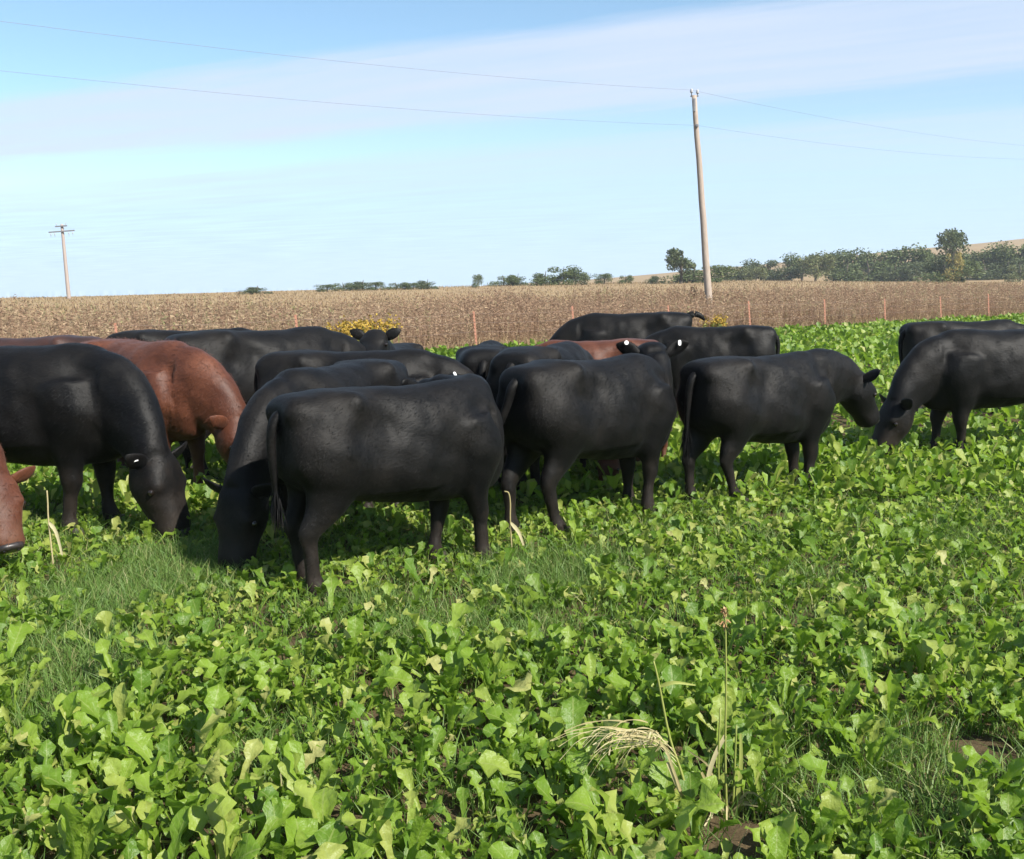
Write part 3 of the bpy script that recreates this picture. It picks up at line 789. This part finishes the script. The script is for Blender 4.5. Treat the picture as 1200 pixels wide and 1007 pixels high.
# ------------------------------------------------------------------ dry weeds beyond the fence
def band(n, s0, s1, k0, k1):
    s = rng.uniform(s0, s1, n); k = rng.uniform(k0, k1, n)
    return FX + FD.x * STEP * k + FN.x * s, FY + FD.y * STEP * k + FN.y * s, s
def weed_proto(seed, hgt):
    g = np.random.default_rng(seed); V = []; F = []; U = []
    def quad(c, sv, tv):
        b = len(V); V.extend([c - sv * 1.2, c + sv * 1.2, c + tv]); F.append((b, b + 1, b + 2)); U.extend([(0, 0, 0)] * 3)
    for st in range(3):
        ba = g.normal(0, .05, 3); ba[2] = 0; tip = ba + np.array([g.normal(0, .10), g.normal(0, .10), hgt * g.uniform(.8, 1.05)])
        sv = np.array([.008, .0, 0]) if st % 2 else np.array([0, .008, 0])
        quad(ba, sv, tip - ba)
        for j in range(15):
            q = g.uniform(.12, 1.0); c = ba + (tip - ba) * q
            dv = g.normal(0, 1, 3); dv[2] = g.uniform(-.4, .8); dv /= np.linalg.norm(dv)
            sv2 = np.cross(dv, g.normal(0, 1, 3)); sv2 /= np.linalg.norm(sv2) + 1e-6
            quad(c, sv2 * g.uniform(.006, .016), dv * g.uniform(.04, .12))
    return np.array(V), np.array(F), np.array(U, float)
WP = [weed_proto(900 + i, 1.0) for i in range(8)]
wx, wy, ws = band(11000, .35, 10, -2.5, 12)
wz = gz(wx, wy)
cl = vnoise(wx * .35, wy * .35, 21); hmul = .85 + .55 * cl; hmul = np.where(ws < 1.0, hmul * .7, hmul)
inst = []
for i in range(len(wx)):
    h = hmul[i] * rng.uniform(.8, 1.12)
    Mx = Matrix.Translation((wx[i], wy[i], wz[i] - .02)) @ Matrix.Rotation(rng.uniform(0, 6.28), 4, 'Z') @ Matrix.Diagonal((1.1, 1.1, h, 1))
    inst.append((int(rng.integers(8)), Mx, float(np.clip(rng.normal(.15 + .65 * vnoise(wx[i] * .12, wy[i] * .2, 31), .22), 0, .97))))
Vv, Ff, U = merge(inst, WP)
tag(link('dry_weeds', np_mesh('dry_weeds', Vv, Ff, {'luv': U}), MAT['weeds']), 'tall brown dried weeds standing beyond the wire fence', 'weeds', kind='stuff')
tx, ty, ts_ = band(36000, 9, 130, -12, 34)
ok = np.abs(tx) < ty * .62 + 4
tx, ty = tx[ok], ty[ok]
blades(tx, ty, .15, .4, .04, MAT['tan'], 'tan_grass', 'pale tan dry grass on the slope behind the brown weeds', .9, gz(tx, ty))
ex, ey, es = band(9000, -.35, .8, -3, 13)
blades(ex, ey, .15, .5, .012, MAT['tan'], 'fence_line_grass', 'tan dry grass along the foot of the wire fence', .7, gz(ex, ey))

# ------------------------------------------------------------------ fence
def cyl_path(name, pts, r, mat, parent=None, k=6):
    bm = bmesh.new()
    rows = [(p[0], p[1], p[2], r, r) for p in pts]
    P = np.array(rows); rs = []
    for i, p in enumerate(P):
        tg = Vector(P[min(i + 1, len(P) - 1)][:3] - P[max(i - 1, 0)][:3]).normalized()
        s_ = Vector((0, 0, 1)).cross(tg)
        if s_.length < 1e-3: s_ = Vector((1, 0, 0))
        s_.normalize(); u_ = tg.cross(s_)
        rs.append(ring(Vector(p[:3]), s_, u_, p[3], p[4], k=k))
    loft(bm, rs)
    for f in bm.faces: f.smooth = True
    m2 = bpy.data.meshes.new(name); bm.to_mesh(m2); bm.free()
    return link(name, m2, mat, parent)
fence = empty('wire_fence', (FX, FY, 0))
tag(fence, 'barbed wire fence on thin rusty orange posts along the field edge', 'fence')
def tpost():
    bm = bmesh.new()
    def bx(x0, x1, y0, y1, z0, z1):
        bmesh.ops.create_cube(bm, size=1, matrix=Matrix.Translation(((x0 + x1) / 2, (y0 + y1) / 2, (z0 + z1) / 2)) @ Matrix.Diagonal((x1 - x0, y1 - y0, z1 - z0, 1)))
    bx(-.028, .028, -.006, .004, -.3, 1.26); bx(-.006, .006, .0045, .04, -.3, 1.255)
    for i in range(11): bx(-.012, .012, -.016, -.0065, .15 + i * .1, .18 + i * .1)
    m2 = bpy.data.meshes.new('post'); bm.to_mesh(m2); bm.free(); m2.materials.append(MAT['post']); return m2
pm = tpost()
gp = random.Random(4); tops = []
OFF = {0: .36, 1: .15}
for k in range(-2, 13):
    kk = k + OFF.get(k, 0) * .5 + gp.uniform(-.04, .04)
    o = bpy.data.objects.new('post', pm); COL.objects.link(o); o.parent = fence
    x, y = FD.x * STEP * kk, FD.y * STEP * kk
    lean = R(-gp.uniform(3.0, 5.0)); o.location = (x, y, 0); o.rotation_euler = (gp.uniform(-.02, .02), lean, 0)
    o.scale = (1, 1, gp.uniform(.96, 1.04)); tops.append((x, y, lean))
for hz in (.35, .65, .92, 1.17):
    pts = []
    for (x, y, ln), (x2_, y2_, ln2) in zip(tops, tops[1:]):
        for q in range(6):
            u = q / 6; xx = x + (x2_ - x) * u + math.sin(ln) * hz; yy = y + (y2_ - y) * u - .02
            pts.append((xx, yy, hz - .05 * math.sin(math.pi * u)))
    cyl_path('wire', pts, .004, MAT['fwire'], fence, 5)

# ------------------------------------------------------------------ goldenrod by the fence
def clump(name, x, y, h, n, spread, label, seed):
    g = np.random.default_rng(seed); z0 = float(gz(x, y)); root = empty(name, (x, y, z0))
    tag(root, label, 'flowers', 'goldenrod along the fence')
    Vs, Fs, V2, F2 = [], [], [], []
    for i in range(n):
        b = g.normal(0, spread, 3) * np.array([1, .5, 0]); hh = h * g.uniform(.7, 1.1); tp = b + np.array([g.normal(0, .06), g.normal(0, .06), hh])
        k = len(Vs); sv = np.array([.006, 0, 0]); Vs += [b - sv, b + sv, tp + sv, tp - sv]; Fs.append((k, k + 1, k + 2, k + 3))
        for j in range(8):
            c = b + (tp - b) * g.uniform(.2, .75); dv = g.normal(0, 1, 3); dv /= np.linalg.norm(dv); s2 = np.cross(dv, g.normal(0, 1, 3)) * .02
            k = len(Vs); Vs += [c - s2, c + s2, c + dv * .1 + s2, c + dv * .1 - s2]; Fs.append((k, k + 1, k + 2, k + 3))
        for j in range(30):
            c = tp + g.normal(0, 1, 3) * np.array([.06, .06, .08]) - np.array([0, 0, .05]); dv = g.normal(0, 1, 3); dv /= np.linalg.norm(dv); s2 = np.cross(dv, g.normal(0, 1, 3)); s2 *= .022 / (np.linalg.norm(s2) + 1e-6)
            k = len(V2); V2 += [c - s2, c + s2, c + dv * .05 + s2, c + dv * .05 - s2]; F2.append((k, k + 1, k + 2, k + 3))
    link('stem_mass', np_mesh('stems', np.array(Vs), np.array(Fs), {'luv': np.tile([0, 0, .3], (len(Vs), 1))}), MAT['stalkgreen'], root)['kind'] = 'stuff'
    link('flower_heads', np_mesh('flower_heads', np.array(V2), np.array(F2), {'luv': np.repeat(np.stack([np.zeros(len(F2)), np.zeros(len(F2)), g.random(len(F2))], 1), 4, 0)}), MAT['gold'], root)['kind'] = 'stuff'
for i, (px, py, d, h) in enumerate(((400, 397, 26.0, .86), (416, 396, 26.3, .90), (432, 396, 26.6, .92), (448, 392, 26.9, .98), (386, 400, 25.7, .74), (836, 378, 36.5, .62))):
    q = at(px, py, d)
    clump('goldenrod', q.x, d, h, 16, .24, 'yellow flowering goldenrod clump beside the fence posts' if i < 5 else 'small yellow goldenrod clump by the raised tail of a back-row cow', 60 + i)

# ------------------------------------------------------------------ power poles and wires
def pole_mesh(h, r0, r1, mat, parent, name='shaft', lean=0.0):
    bm = bmesh.new(); g = random.Random(int(h * 10))
    rs = []
    for i in range(13):
        u = i / 12; z = -1.0 + (h + 1.0) * u
        rs.append(ring(Vector((math.sin(lean) * z + g.uniform(-.012, .012), 0, z)), Vector((1, 0, 0)), Vector((0, 1, 0)), r0 + (r1 - r0) * u, r0 + (r1 - r0) * u, k=16))
    loft(bm, rs)
    for f in bm.faces: f.smooth = len(f.verts) == 4
    m2 = bpy.data.meshes.new(name); bm.to_mesh(m2); bm.free(); return link(name, m2, mat, parent)
def box(name, c, s, mat, parent, bev=.01, rot=None):
    bm = bmesh.new(); bmesh.ops.create_cube(bm, size=1, matrix=Matrix.Diagonal(tuple(s) + (1,)))
    bmesh.ops.bevel(bm, geom=bm.edges[:], offset=min(bev, min(s) * .3), segments=1, affect='EDGES')
    m2 = bpy.data.meshes.new(name); bm.to_mesh(m2); bm.free(); o = link(name, m2, mat, parent); o.location = c
    if rot: o.rotation_euler = rot
    return o
def insul(c, parent, h=.28):
    bm = bmesh.new()
    loft(bm, [ring(Vector((0, 0, z)), Vector((1, 0, 0)), Vector((0, 1, 0)), r, r, k=12) for z, r in ((0, .02), (h * .45, .02), (h * .46, .06), (h * .6, .075), (h * .7, .045), (h * .78, .065), (h * .9, .05), (h, .025))])
    for f in bm.faces: f.smooth = True
    m2 = bpy.data.meshes.new('insulator'); bm.to_mesh(m2); bm.free(); o = link('insulator', m2, MAT['glassins'], parent); o.location = c; return o
D1 = 45.0
ptop = at(813.5, 112, D1); pbot = at(830, 342, D1)
lean = math.atan2(ptop.x - pbot.x, ptop.z - pbot.z)
gz0 = float(gz(pbot.x, D1)); bx0 = pbot.x - math.tan(lean) * (pbot.z - gz0)
pr = empty('utility_pole', (bx0, D1, gz0)); tag(pr, 'tall bare wooden utility pole leaning slightly, rising from the brown weeds', 'pole')
hp = ptop.z - gz0
pole_mesh(hp, .175, .105, MAT['pole'], pr, lean=lean)
tx0 = math.sin(lean) * hp
box('top_bracket', (tx0 - .02, -.13, hp - .42), (.10, .08, .55), MAT['metal'], pr)
insul((tx0 - .12, -.02, hp - .02), pr, .30); insul((tx0 + .14, 0, hp - .06), pr, .30)
box('pin_arm', (tx0 + .01, 0, hp - .03), (.34, .06, .06), MAT['metal'], pr)
q2 = at(816, 148, D1); low_h = q2.z - gz0; lx0 = math.sin(lean) * low_h
box('neutral_bracket', (lx0, -.14, low_h), (.10, .12, .12), MAT['metal'], pr)
def wire(name, pA, pM, pB, sag, label):
    pts = []
    for a, b in ((pA, pM), (pM, pB)):
        for i in range(24):
            u = i / 24; q = a.lerp(b, u); q.z -= sag * 4 * u * (1 - u); pts.append(tuple(q))
    pts.append(tuple(pB))
    o = cyl_path(name, pts, .0048, MAT['wire'], None, 6); tag(o, label, 'wire', 'power line wires'); return o
pm1 = Vector((bx0 + tx0 - .12, D1 - .02, gz0 + hp + .22)); pm2 = Vector((bx0 + lx0, D1 - .2, gz0 + low_h))
def wire_to(pM, pxL, pyL, dL, pxR, pyR, dR, name, label, extL=1.7, extR=1.5):
    a = at(pxL, pyL, dL); b = at(pxR, pyR, dR)
    A = pM + (a - pM) * extL; B = pM + (b - pM) * extR
    A.z += 1.0; B.z += .6
    # choose the sag so that the wire passes the seen point
    u = 1 / extL; q = A.lerp(pM, 1 - u); sag = max(0.05, (q.z - a.z) / (4 * u * (1 - u)))
    return wire(name, A, pM, B, min(sag, 1.4), label)
wire_to(pm1, 0, 25, 27.5, 1200, 168, 64, 'power_line_wire', 'upper power line wire running over the pole top')
wire_to(pm2, 0, 83, 27.5, 1200, 184, 64, 'power_line_wire', 'lower power line wire running below the pole top')
D2 = 132.0
t2 = at(72.5, 263, D2); b2 = at(80.5, 347, D2); lean2 = math.atan2(t2.x - b2.x, t2.z - b2.z)
g2 = float(gz(b2.x, D2)); h2 = t2.z - g2
pr2 = empty('utility_pole', (b2.x - math.tan(lean2) * (b2.z - g2), D2, g2)); tag(pr2, 'distant utility pole with two crossarms and insulators on the far skyline', 'pole')
pole_mesh(h2, .26, .17, MAT['poleold'], pr2, lean=lean2)
for dz, wd in ((.9, 3.3), (.25, 1.5)):
    xx = math.sin(lean2) * (h2 - dz); a = box('crossarm', (xx, -.27, h2 - dz), (wd, .14, .16), MAT['metal'], pr2, rot=(0, R(-3), 0))
    for u in ((-.42, -.27, .27, .42) if wd > 2 else (-.4, .4)):
        insul((xx + u * wd, -.27, h2 - dz - (.62 if wd > 2 else -.08) + u * wd * .05), pr2, .5 if wd > 2 else .3)

# ------------------------------------------------------------------ trees and bushes
def crown_mesh(seed, n, kind):
    """unit crown: width 1, height 1, standing on z = 0"""
    g = np.random.default_rng(seed); blobs = []
    nb = {'round': 13, 'open': 14, 'bush': 12, 'tall': 12}[kind]
    for i in range(nb):
        if kind == 'round': c = (g.uniform(-.3, .3), g.uniform(-.3, .3), g.uniform(.22, .82)); r = g.uniform(.14, .26)
        elif kind == 'open': a = g.uniform(0, 6.28); c = (.34 * math.cos(a) * g.uniform(.3, 1), .3 * math.sin(a), g.uniform(.42, .88)); r = g.uniform(.09, .17)
        elif kind == 'bush': c = (g.uniform(-.36, .36), g.uniform(-.3, .3), g.uniform(.06, .68)); r = g.uniform(.16, .28)
        else: c = (g.uniform(-.25, .25), g.uniform(-.2, .2), g.uniform(.12, .88)); r = g.uniform(.13, .24)
        blobs.append((np.array(c), r))
    Vs = []; U = []
    for i in range(n):
        c, r = blobs[g.integers(nb)]
        dv = g.normal(0, 1, 3); dv /= np.linalg.norm(dv); p = c + dv * r * g.uniform(.45, 1.12) * np.array([1, 1, .9])
        if p[2] < .02: p[2] = .02
        s1 = g.normal(0, 1, 3); s1 /= np.linalg.norm(s1); s2 = np.cross(s1, g.normal(0, 1, 3)); s2 /= np.linalg.norm(s2) + 1e-6
        sz = g.uniform(.014, .036)
        Vs += [p - s1 * sz, p + s2 * sz * .7, p + s1 * sz, p - s2 * sz * .7]; rd = g.random(); U += [(0, 0, rd)] * 4
    n = len(Vs) // 4
    return np_mesh('crown', np.array(Vs), np.arange(n * 4).reshape(-1, 4), {'luv': np.array(U)}), blobs
def trunk_mesh(seed, blobs):
    bm = bmesh.new(); g = random.Random(seed)
    tube(bm, [(0, 0, -.05, .035, .035), (.01, 0, .2, .028, .028), (g.uniform(-.03, .03), 0, .5, .018, .018), (g.uniform(-.05, .05), 0, .8, .006, .006)], ref=Vector((1, 0, 0)), sub=2, k=8)
    for c, r in blobs[:9]:
        z0 = g.uniform(.15, .45)
        tube(bm, [(0, 0, z0, .013, .013), (c[0] * .5, c[1] * .5, (z0 + c[2]) / 2 + .03, .009, .009), (c[0], c[1], c[2], .004, .004)], ref=Vector((1, 0, 0)), sub=2, k=6)
    m2 = bpy.data.meshes.new('trunk'); bm.to_mesh(m2); bm.free(); return m2
PROT = {}
for kd, nn in (('round', 3000), ('open', 2400), ('bush', 2600), ('tall', 3000)):
    for vtx in range(3):
        cm, bl = crown_mesh(400 + vtx * 17 + len(kd), nn, kd); PROT[kd, vtx] = (cm, trunk_mesh(500 + vtx, bl))
mesh_mat = {}
def tree(px, top, wpx, d, kind, mat, label, group, name='tree', vtx=0, dep=1.0):
    q = at(px, top, d); z0 = float(gz(q.x, d)); h = max(.8, q.z - z0); wd = wpx / FPX * d * 1.3; h *= 1.14
    root = empty(name, (q.x, d, z0), random.Random(px).uniform(-.5, .5)); root.scale = (wd, wd * dep, h)
    tag(root, label, 'tree' if name == 'tree' else 'bush', group)
    cm, tm = PROT[kind, vtx % 3]
    key = (kind, vtx % 3, mat)
    if key not in mesh_mat:
        c2 = cm.copy(); c2.materials.clear(); c2.materials.append(MAT[mat]); mesh_mat[key] = c2
    link('crown', mesh_mat[key], None, root)
    link('trunk', tm, MAT['bark'], root)
GT = 'trees of the far tree line'
tree(798, 290, 42, 172, 'open', 'tree_mid', 'lone open-crowned tree with sky showing through, beside the leaning pole', None)
tree(1116, 277, 44, 190, 'tall', 'tree_mid', 'tallest tree of the far tree line, dark foliage with a yellow patch', None, vtx=1)
tree(1118, 290, 17, 187, 'bush', 'tree_yellow', 'yellow autumn foliage in front of the tallest far tree', None, vtx=2)
for i, (px, top, wd, d, kd, mt) in enumerate((
    (812, 311, 52, 180, 'bush', 'tree_dark'), (842, 310, 40, 184, 'bush', 'tree_dark'), (940, 301, 36, 240, 'round', 'tree_dark'), (978, 297, 34, 246, 'round', 'tree_dark'), (1004, 292, 44, 240, 'round', 'tree_dark'),
    (1034, 297, 40, 236, 'bush', 'tree_dark'), (1060, 292, 50, 238, 'round', 'tree_dark'), (1086, 294, 40, 242, 'round', 'tree_dark'), (1108, 303, 48, 188, 'bush', 'tree_dark'), (1142, 297, 44, 236, 'round', 'tree_dark'),
    (1168, 293, 46, 238, 'round', 'tree_dark'), (1190, 289, 46, 232, 'round', 'tree_dark'), (1214, 285, 46, 234, 'round', 'tree_dark'), (1128, 304, 44, 192, 'bush', 'tree_dark'), (1018, 303, 46, 232, 'bush', 'tree_dark'), (992, 306, 46, 233, 'bush', 'tree_dark'))):
    tree(px, top, wd, d, kd, mt, 'dark green tree crowded in the far tree line', GT, vtx=i)
for i, (px, top, wd, d, kd, mt) in enumerate((
    (872, 311, 34, 236, 'bush', 'tree_mid'), (892, 307, 34, 240, 'round', 'tree_mid'), (910, 311, 34, 238, 'bush', 'tree_mid'), (926, 312, 34, 236, 'bush', 'tree_mid'), (858, 317, 30, 235, 'bush', 'tree_mid'),
    (1048, 305, 40, 230, 'bush', 'tree_mid'), (1074, 306, 40, 231, 'bush', 'tree_mid'), (1154, 304, 44, 229, 'bush', 'tree_mid'), (1180, 302, 44, 228, 'bush', 'tree_mid'), (1205, 300, 44, 227, 'bush', 'tree_mid'))):
    tree(px, top, wd, d, kd, mt, 'mid green bushy tree filling the far tree line', GT, vtx=i + 1)
for i, (px, top, wd, d, kd) in enumerate(((956, 299, 34, 232, 'round'), (886, 313, 26, 232, 'bush'), (1196, 306, 26, 200, 'bush'))):
    tree(px, top, wd, d, kd, 'tree_pale', 'pale yellowish green tree among the dark far trees', GT, vtx=i)
GB = 'bushes on the far skyline'
for i, (px, top, wd, d) in enumerate(((300, 334, 32, 150), (383, 333, 20, 160), (402, 330, 22, 165), (424, 327, 30, 165), (440, 330, 20, 168), (464, 330, 24, 165), (500, 326, 24, 165), (560, 321, 11, 170), (590, 321, 24, 180), (606, 319, 24, 182), (708, 320, 18, 180), (733, 321, 14, 182), (768, 321, 18, 180), (484, 331, 14, 165))):
    tree(px, top, wd, d, 'bush', 'tree_dark' if i % 3 else 'tree_mid', 'low dark bush on the far field skyline', GB, 'bush', vtx=i)
for i, (px, top, wd, d) in enumerate(((638, 316, 30, 175), (660, 312, 34, 176), (674, 317, 26, 175))):
    tree(px, top, wd, d, 'round' if i == 1 else 'bush', 'tree_dark', 'dark rounded tree of the small clump alone on the skyline', GB, 'tree', vtx=i)

# ------------------------------------------------------------------ tall weed in the foreground, pale stalks
def strip(pts, w0, w1, name, mat, parent, rnd=.5, fold=.3, face=None):
    P = np.array(catmull([tuple(p) for p in pts], 4)); n = len(P); V = []; F = []
    for i, p in enumerate(P):
        tg = Vector(P[min(i + 1, n - 1)] - P[max(i - 1, 0)]).normalized(); f = Vector(face) if face else Vector((0, -1, .3))
        s_ = tg.cross(f)
        if s_.length < 1e-3: s_ = Vector((1, 0, 0))
        s_.normalize(); nn = s_.cross(tg); w_ = w0 + (w1 - w0) * (i / (n - 1))
        w_ *= min(1, .35 + 3 * i / n)
        V += [Vector(p) - s_ * w_ + nn * w_ * fold, Vector(p), Vector(p) + s_ * w_ + nn * w_ * fold]
    for i in range(n - 1):
        a = i * 3; F += [(a, a + 1, a + 4, a + 3), (a + 1, a + 2, a + 5, a + 4)]
    return link(name, np_mesh(name, np.array([tuple(v) for v in V]), np.array(F), {'luv': np.tile([.5, 0, rnd], (len(V), 1))}, smooth=True), mat, parent)
def stalk(pts, r0, r1, name, mat, parent, rnd=.5):
    bm = bmesh.new(); n = len(pts)
    tube(bm, [tuple(p) + (r0 + (r1 - r0) * i / (n - 1),) * 2 for i, p in enumerate(pts)], ref=Vector((1, .01, 0)), sub=4, k=7)
    for f in bm.faces: f.smooth = True
    m2 = bpy.data.meshes.new(name); bm.to_mesh(m2); bm.free()
    a = m2.attributes.new('luv', 'FLOAT_VECTOR', 'POINT'); a.data.foreach_set('vector', np.tile([.5, 0, rnd], (len(m2.vertices), 1)).astype(np.float32).ravel())
    return link(name, m2, mat, parent)
base = gpix(852, 965); WD = base.y
wr = empty('tall_grass_weed', (base.x, base.y, 0)); tag(wr, 'tall straw coloured grass weed with upright stalks and drooping dry seed head', 'weed')
def L(px, py, dy=0.0): return tuple(at(px, py, WD + dy) - Vector((base.x, base.y, 0)))
stalk([L(852, 968), L(850, 880), L(851, 800), L(850, 718)], .0042, .0022, 'stalk', MAT['stalkgreen'], wr)
stalk([L(858, 966), L(861, 900), L(863, 850)], .0045, .003, 'stalk', MAT['stalkgreen'], wr)
stalk([L(845, 966), L(842, 900), L(844, 830)], .004, .002, 'stalk', MAT['stalkgreen'], wr, .2)
stalk([L(812, 962, -.05), L(800, 910, -.05), L(785, 865, -.05), L(772, 800, -.05), L(766, 775, -.05)], .0048, .0028, 'stalk', MAT['stalkgreen'], wr, .8)
strip([L(835, 958), L(830, 915), L(838, 885), L(850, 862)], .008, .006, 'dry_leaf', MAT['straw'], wr, .9)
strip([L(862, 960), L(868, 900), L(868, 860)], .009, .004, 'dry_leaf', MAT['stalkgreen'], wr, .6)
strip([L(808, 955, -.05), L(790, 905, -.08), L(775, 872, -.1), L(740, 862, -.12), L(715, 870, -.13)], .005, .002, 'dry_leaf', MAT['straw'], wr, .5)
strip([L(802, 940, -.05), L(785, 900, -.08), L(782, 893, -.08)], .007, .004, 'dry_leaf', MAT['straw'], wr, .8)
strip([L(772, 805, -.05), L(790, 800, -.06), L(815, 803, -.05)], .008, .002, 'dry_leaf', MAT['stalkgreen'], wr, .4)
strip([L(846, 960), L(832, 925), L(822, 905)], .007, .004, 'dry_leaf', MAT['straw'], wr, .3)
strip([L(856, 964), L(880, 930), L(890, 905)], .006, .003, 'dry_leaf', MAT['stalkgreen'], wr, .3)
strip([L(840, 970, -.05), L(828, 975, -.06), L(815, 982, -.06)], .008, .005, 'dry_leaf', MAT['straw'], wr, .7)
def seedhead(path, n, spread, ln, name, mat, seed):
    g = np.random.default_rng(seed); P = catmull(path, 8); V = []; F = []; U = []
    for i in range(n):
        p = P[g.integers(len(P))] + g.normal(0, spread, 3); dv = np.array([g.normal(-.5, .5), g.normal(0, .4), g.normal(-.7, .4)]); dv /= np.linalg.norm(dv); s2 = np.cross(dv, g.normal(0, 1, 3)); s2 *= .0022 / (np.linalg.norm(s2) + 1e-6)
        l_ = g.uniform(.4, 1.2) * ln; k = len(V); V += [p - s2, p + s2, p + dv * l_ + s2 * .8, p + dv * l_ - s2 * .8]; F.append((k, k + 1, k + 2, k + 3)); U += [(0.5, 0, g.random())] * 4
    return link(name, np_mesh(name, np.array(V), np.array(F), {'luv': np.array(U)}), mat, wr)
g4 = np.random.default_rng(12); Vq, Fq, Uq = [], [], []
for i in range(28):
    e0 = np.array(L(790 + g4.normal(0, 3), 888 + g4.normal(0, 6), -.06)); e3 = np.array(L(705 + g4.normal(0, 26), 872 + g4.normal(0, 12), -.12 + g4.normal(0, .03)))
    f0 = g4.uniform(.0, .5); mid_ = (e0 + e3) / 2 + np.array([0, 0, g4.uniform(.03, .075)])
    C = catmull([e0, e0 * .55 + mid_ * .45 + np.array([0, 0, .025]), mid_, mid_ * .4 + e3 * .6 + np.array([0, 0, .012]), e3 - np.array([0, 0, g4.uniform(0, .05)])], 3)
    C = C[int(f0 * len(C)):]; w_ = g4.uniform(.0006, .0015); rd = g4.random(); b = len(Vq)
    for q, p_ in enumerate(C):
        ww = w_ * (1.6 if q % 3 == 1 else .8); Vq += [p_ + np.array([0, 0, ww]), p_ - np.array([0, ww * .5, ww])]; Uq += [(.5, 0, rd)] * 2
    for q in range(len(C) - 1): Fq.append((b + 2 * q, b + 2 * q + 1, b + 2 * q + 3, b + 2 * q + 2))
link('seed_head', np_mesh('seed_head', np.array(Vq), np.array(Fq), {'luv': np.array(Uq)}), MAT['straw'], wr)
seedhead([L(775, 870, -.1), L(755, 862, -.11), L(730, 864, -.12), L(700, 874, -.13)], 120, .012, .018, 'seed_husks', MAT['straw'], 3)
seedhead([L(850, 735), L(850, 720), L(850, 712)], 60, .003, .014, 'seed_head', MAT['litter'], 4)
g3 = np.random.default_rng(8)
for i in range(16):
    a = g3.uniform(0, 6.28); ln_ = g3.uniform(.08, .2)
    strip([(g3.normal(0, .02), g3.normal(0, .02), 0), (math.cos(a) * ln_ * .4, math.sin(a) * ln_ * .4, ln_ * .7), (math.cos(a) * ln_, math.sin(a) * ln_, ln_ * g3.uniform(.2, .9))], .005, .002, 'dry_leaf', MAT['straw'], wr, float(g3.random()))
# pale stripped stems standing by the cows
for j, (pts, d, lab) in enumerate((
    ([(598, 612), (598, 590), (596, 578), (591, 576)], 6.2, 'pale hooked stripped stem standing before the shaded cows'),
    ([(57, 612), (56, 590), (55, 575)], 6.1, 'pale stripped stem standing beside the rust red calf head'))):
    b = at(pts[0][0], pts[0][1], d); rt = empty('bare_stem', (b.x, d, 0)); tag(rt, lab, 'stem')
    pp = [tuple(at(x, y, d) - Vector((b.x, d, 0))) for x, y in pts]; pp = [(pp[0][0] + .01, 0, -.02)] + pp
    stalk(pp, .0052, .0042, 'stalk', MAT['straw'], rt, .7)
    strip([pp[1], (pp[1][0] + .05, -.02, pp[1][2] - .06), (pp[1][0] + .08, -.02, .12)], .014, .006, 'dry_leaf', MAT['straw'], rt, .9)

# ------------------------------------------------------------------ light haze over the fields
hz = bpy.data.meshes.new('haze'); bm = bmesh.new()
bmesh.ops.create_cube(bm, size=1, matrix=Matrix.Translation((60, 480, 19.5)) @ Matrix.Diagonal((2400, 1400, 47, 1)))
bm.to_mesh(hz); bm.free()
mh, t, o = mat_new('haze_air'); pv = t.nodes.new('ShaderNodeVolumePrincipled')
pv.inputs['Color'].default_value = (.86, .93, 1.0, 1); pv.inputs['Density'].default_value = .00032; pv.inputs['Anisotropy'].default_value = .1
t.links.new(pv.outputs[0], o.inputs['Volume'])
tag(link('haze', hz, mh), 'thin pale air haze over the distant fields', 'haze', kind='stuff')
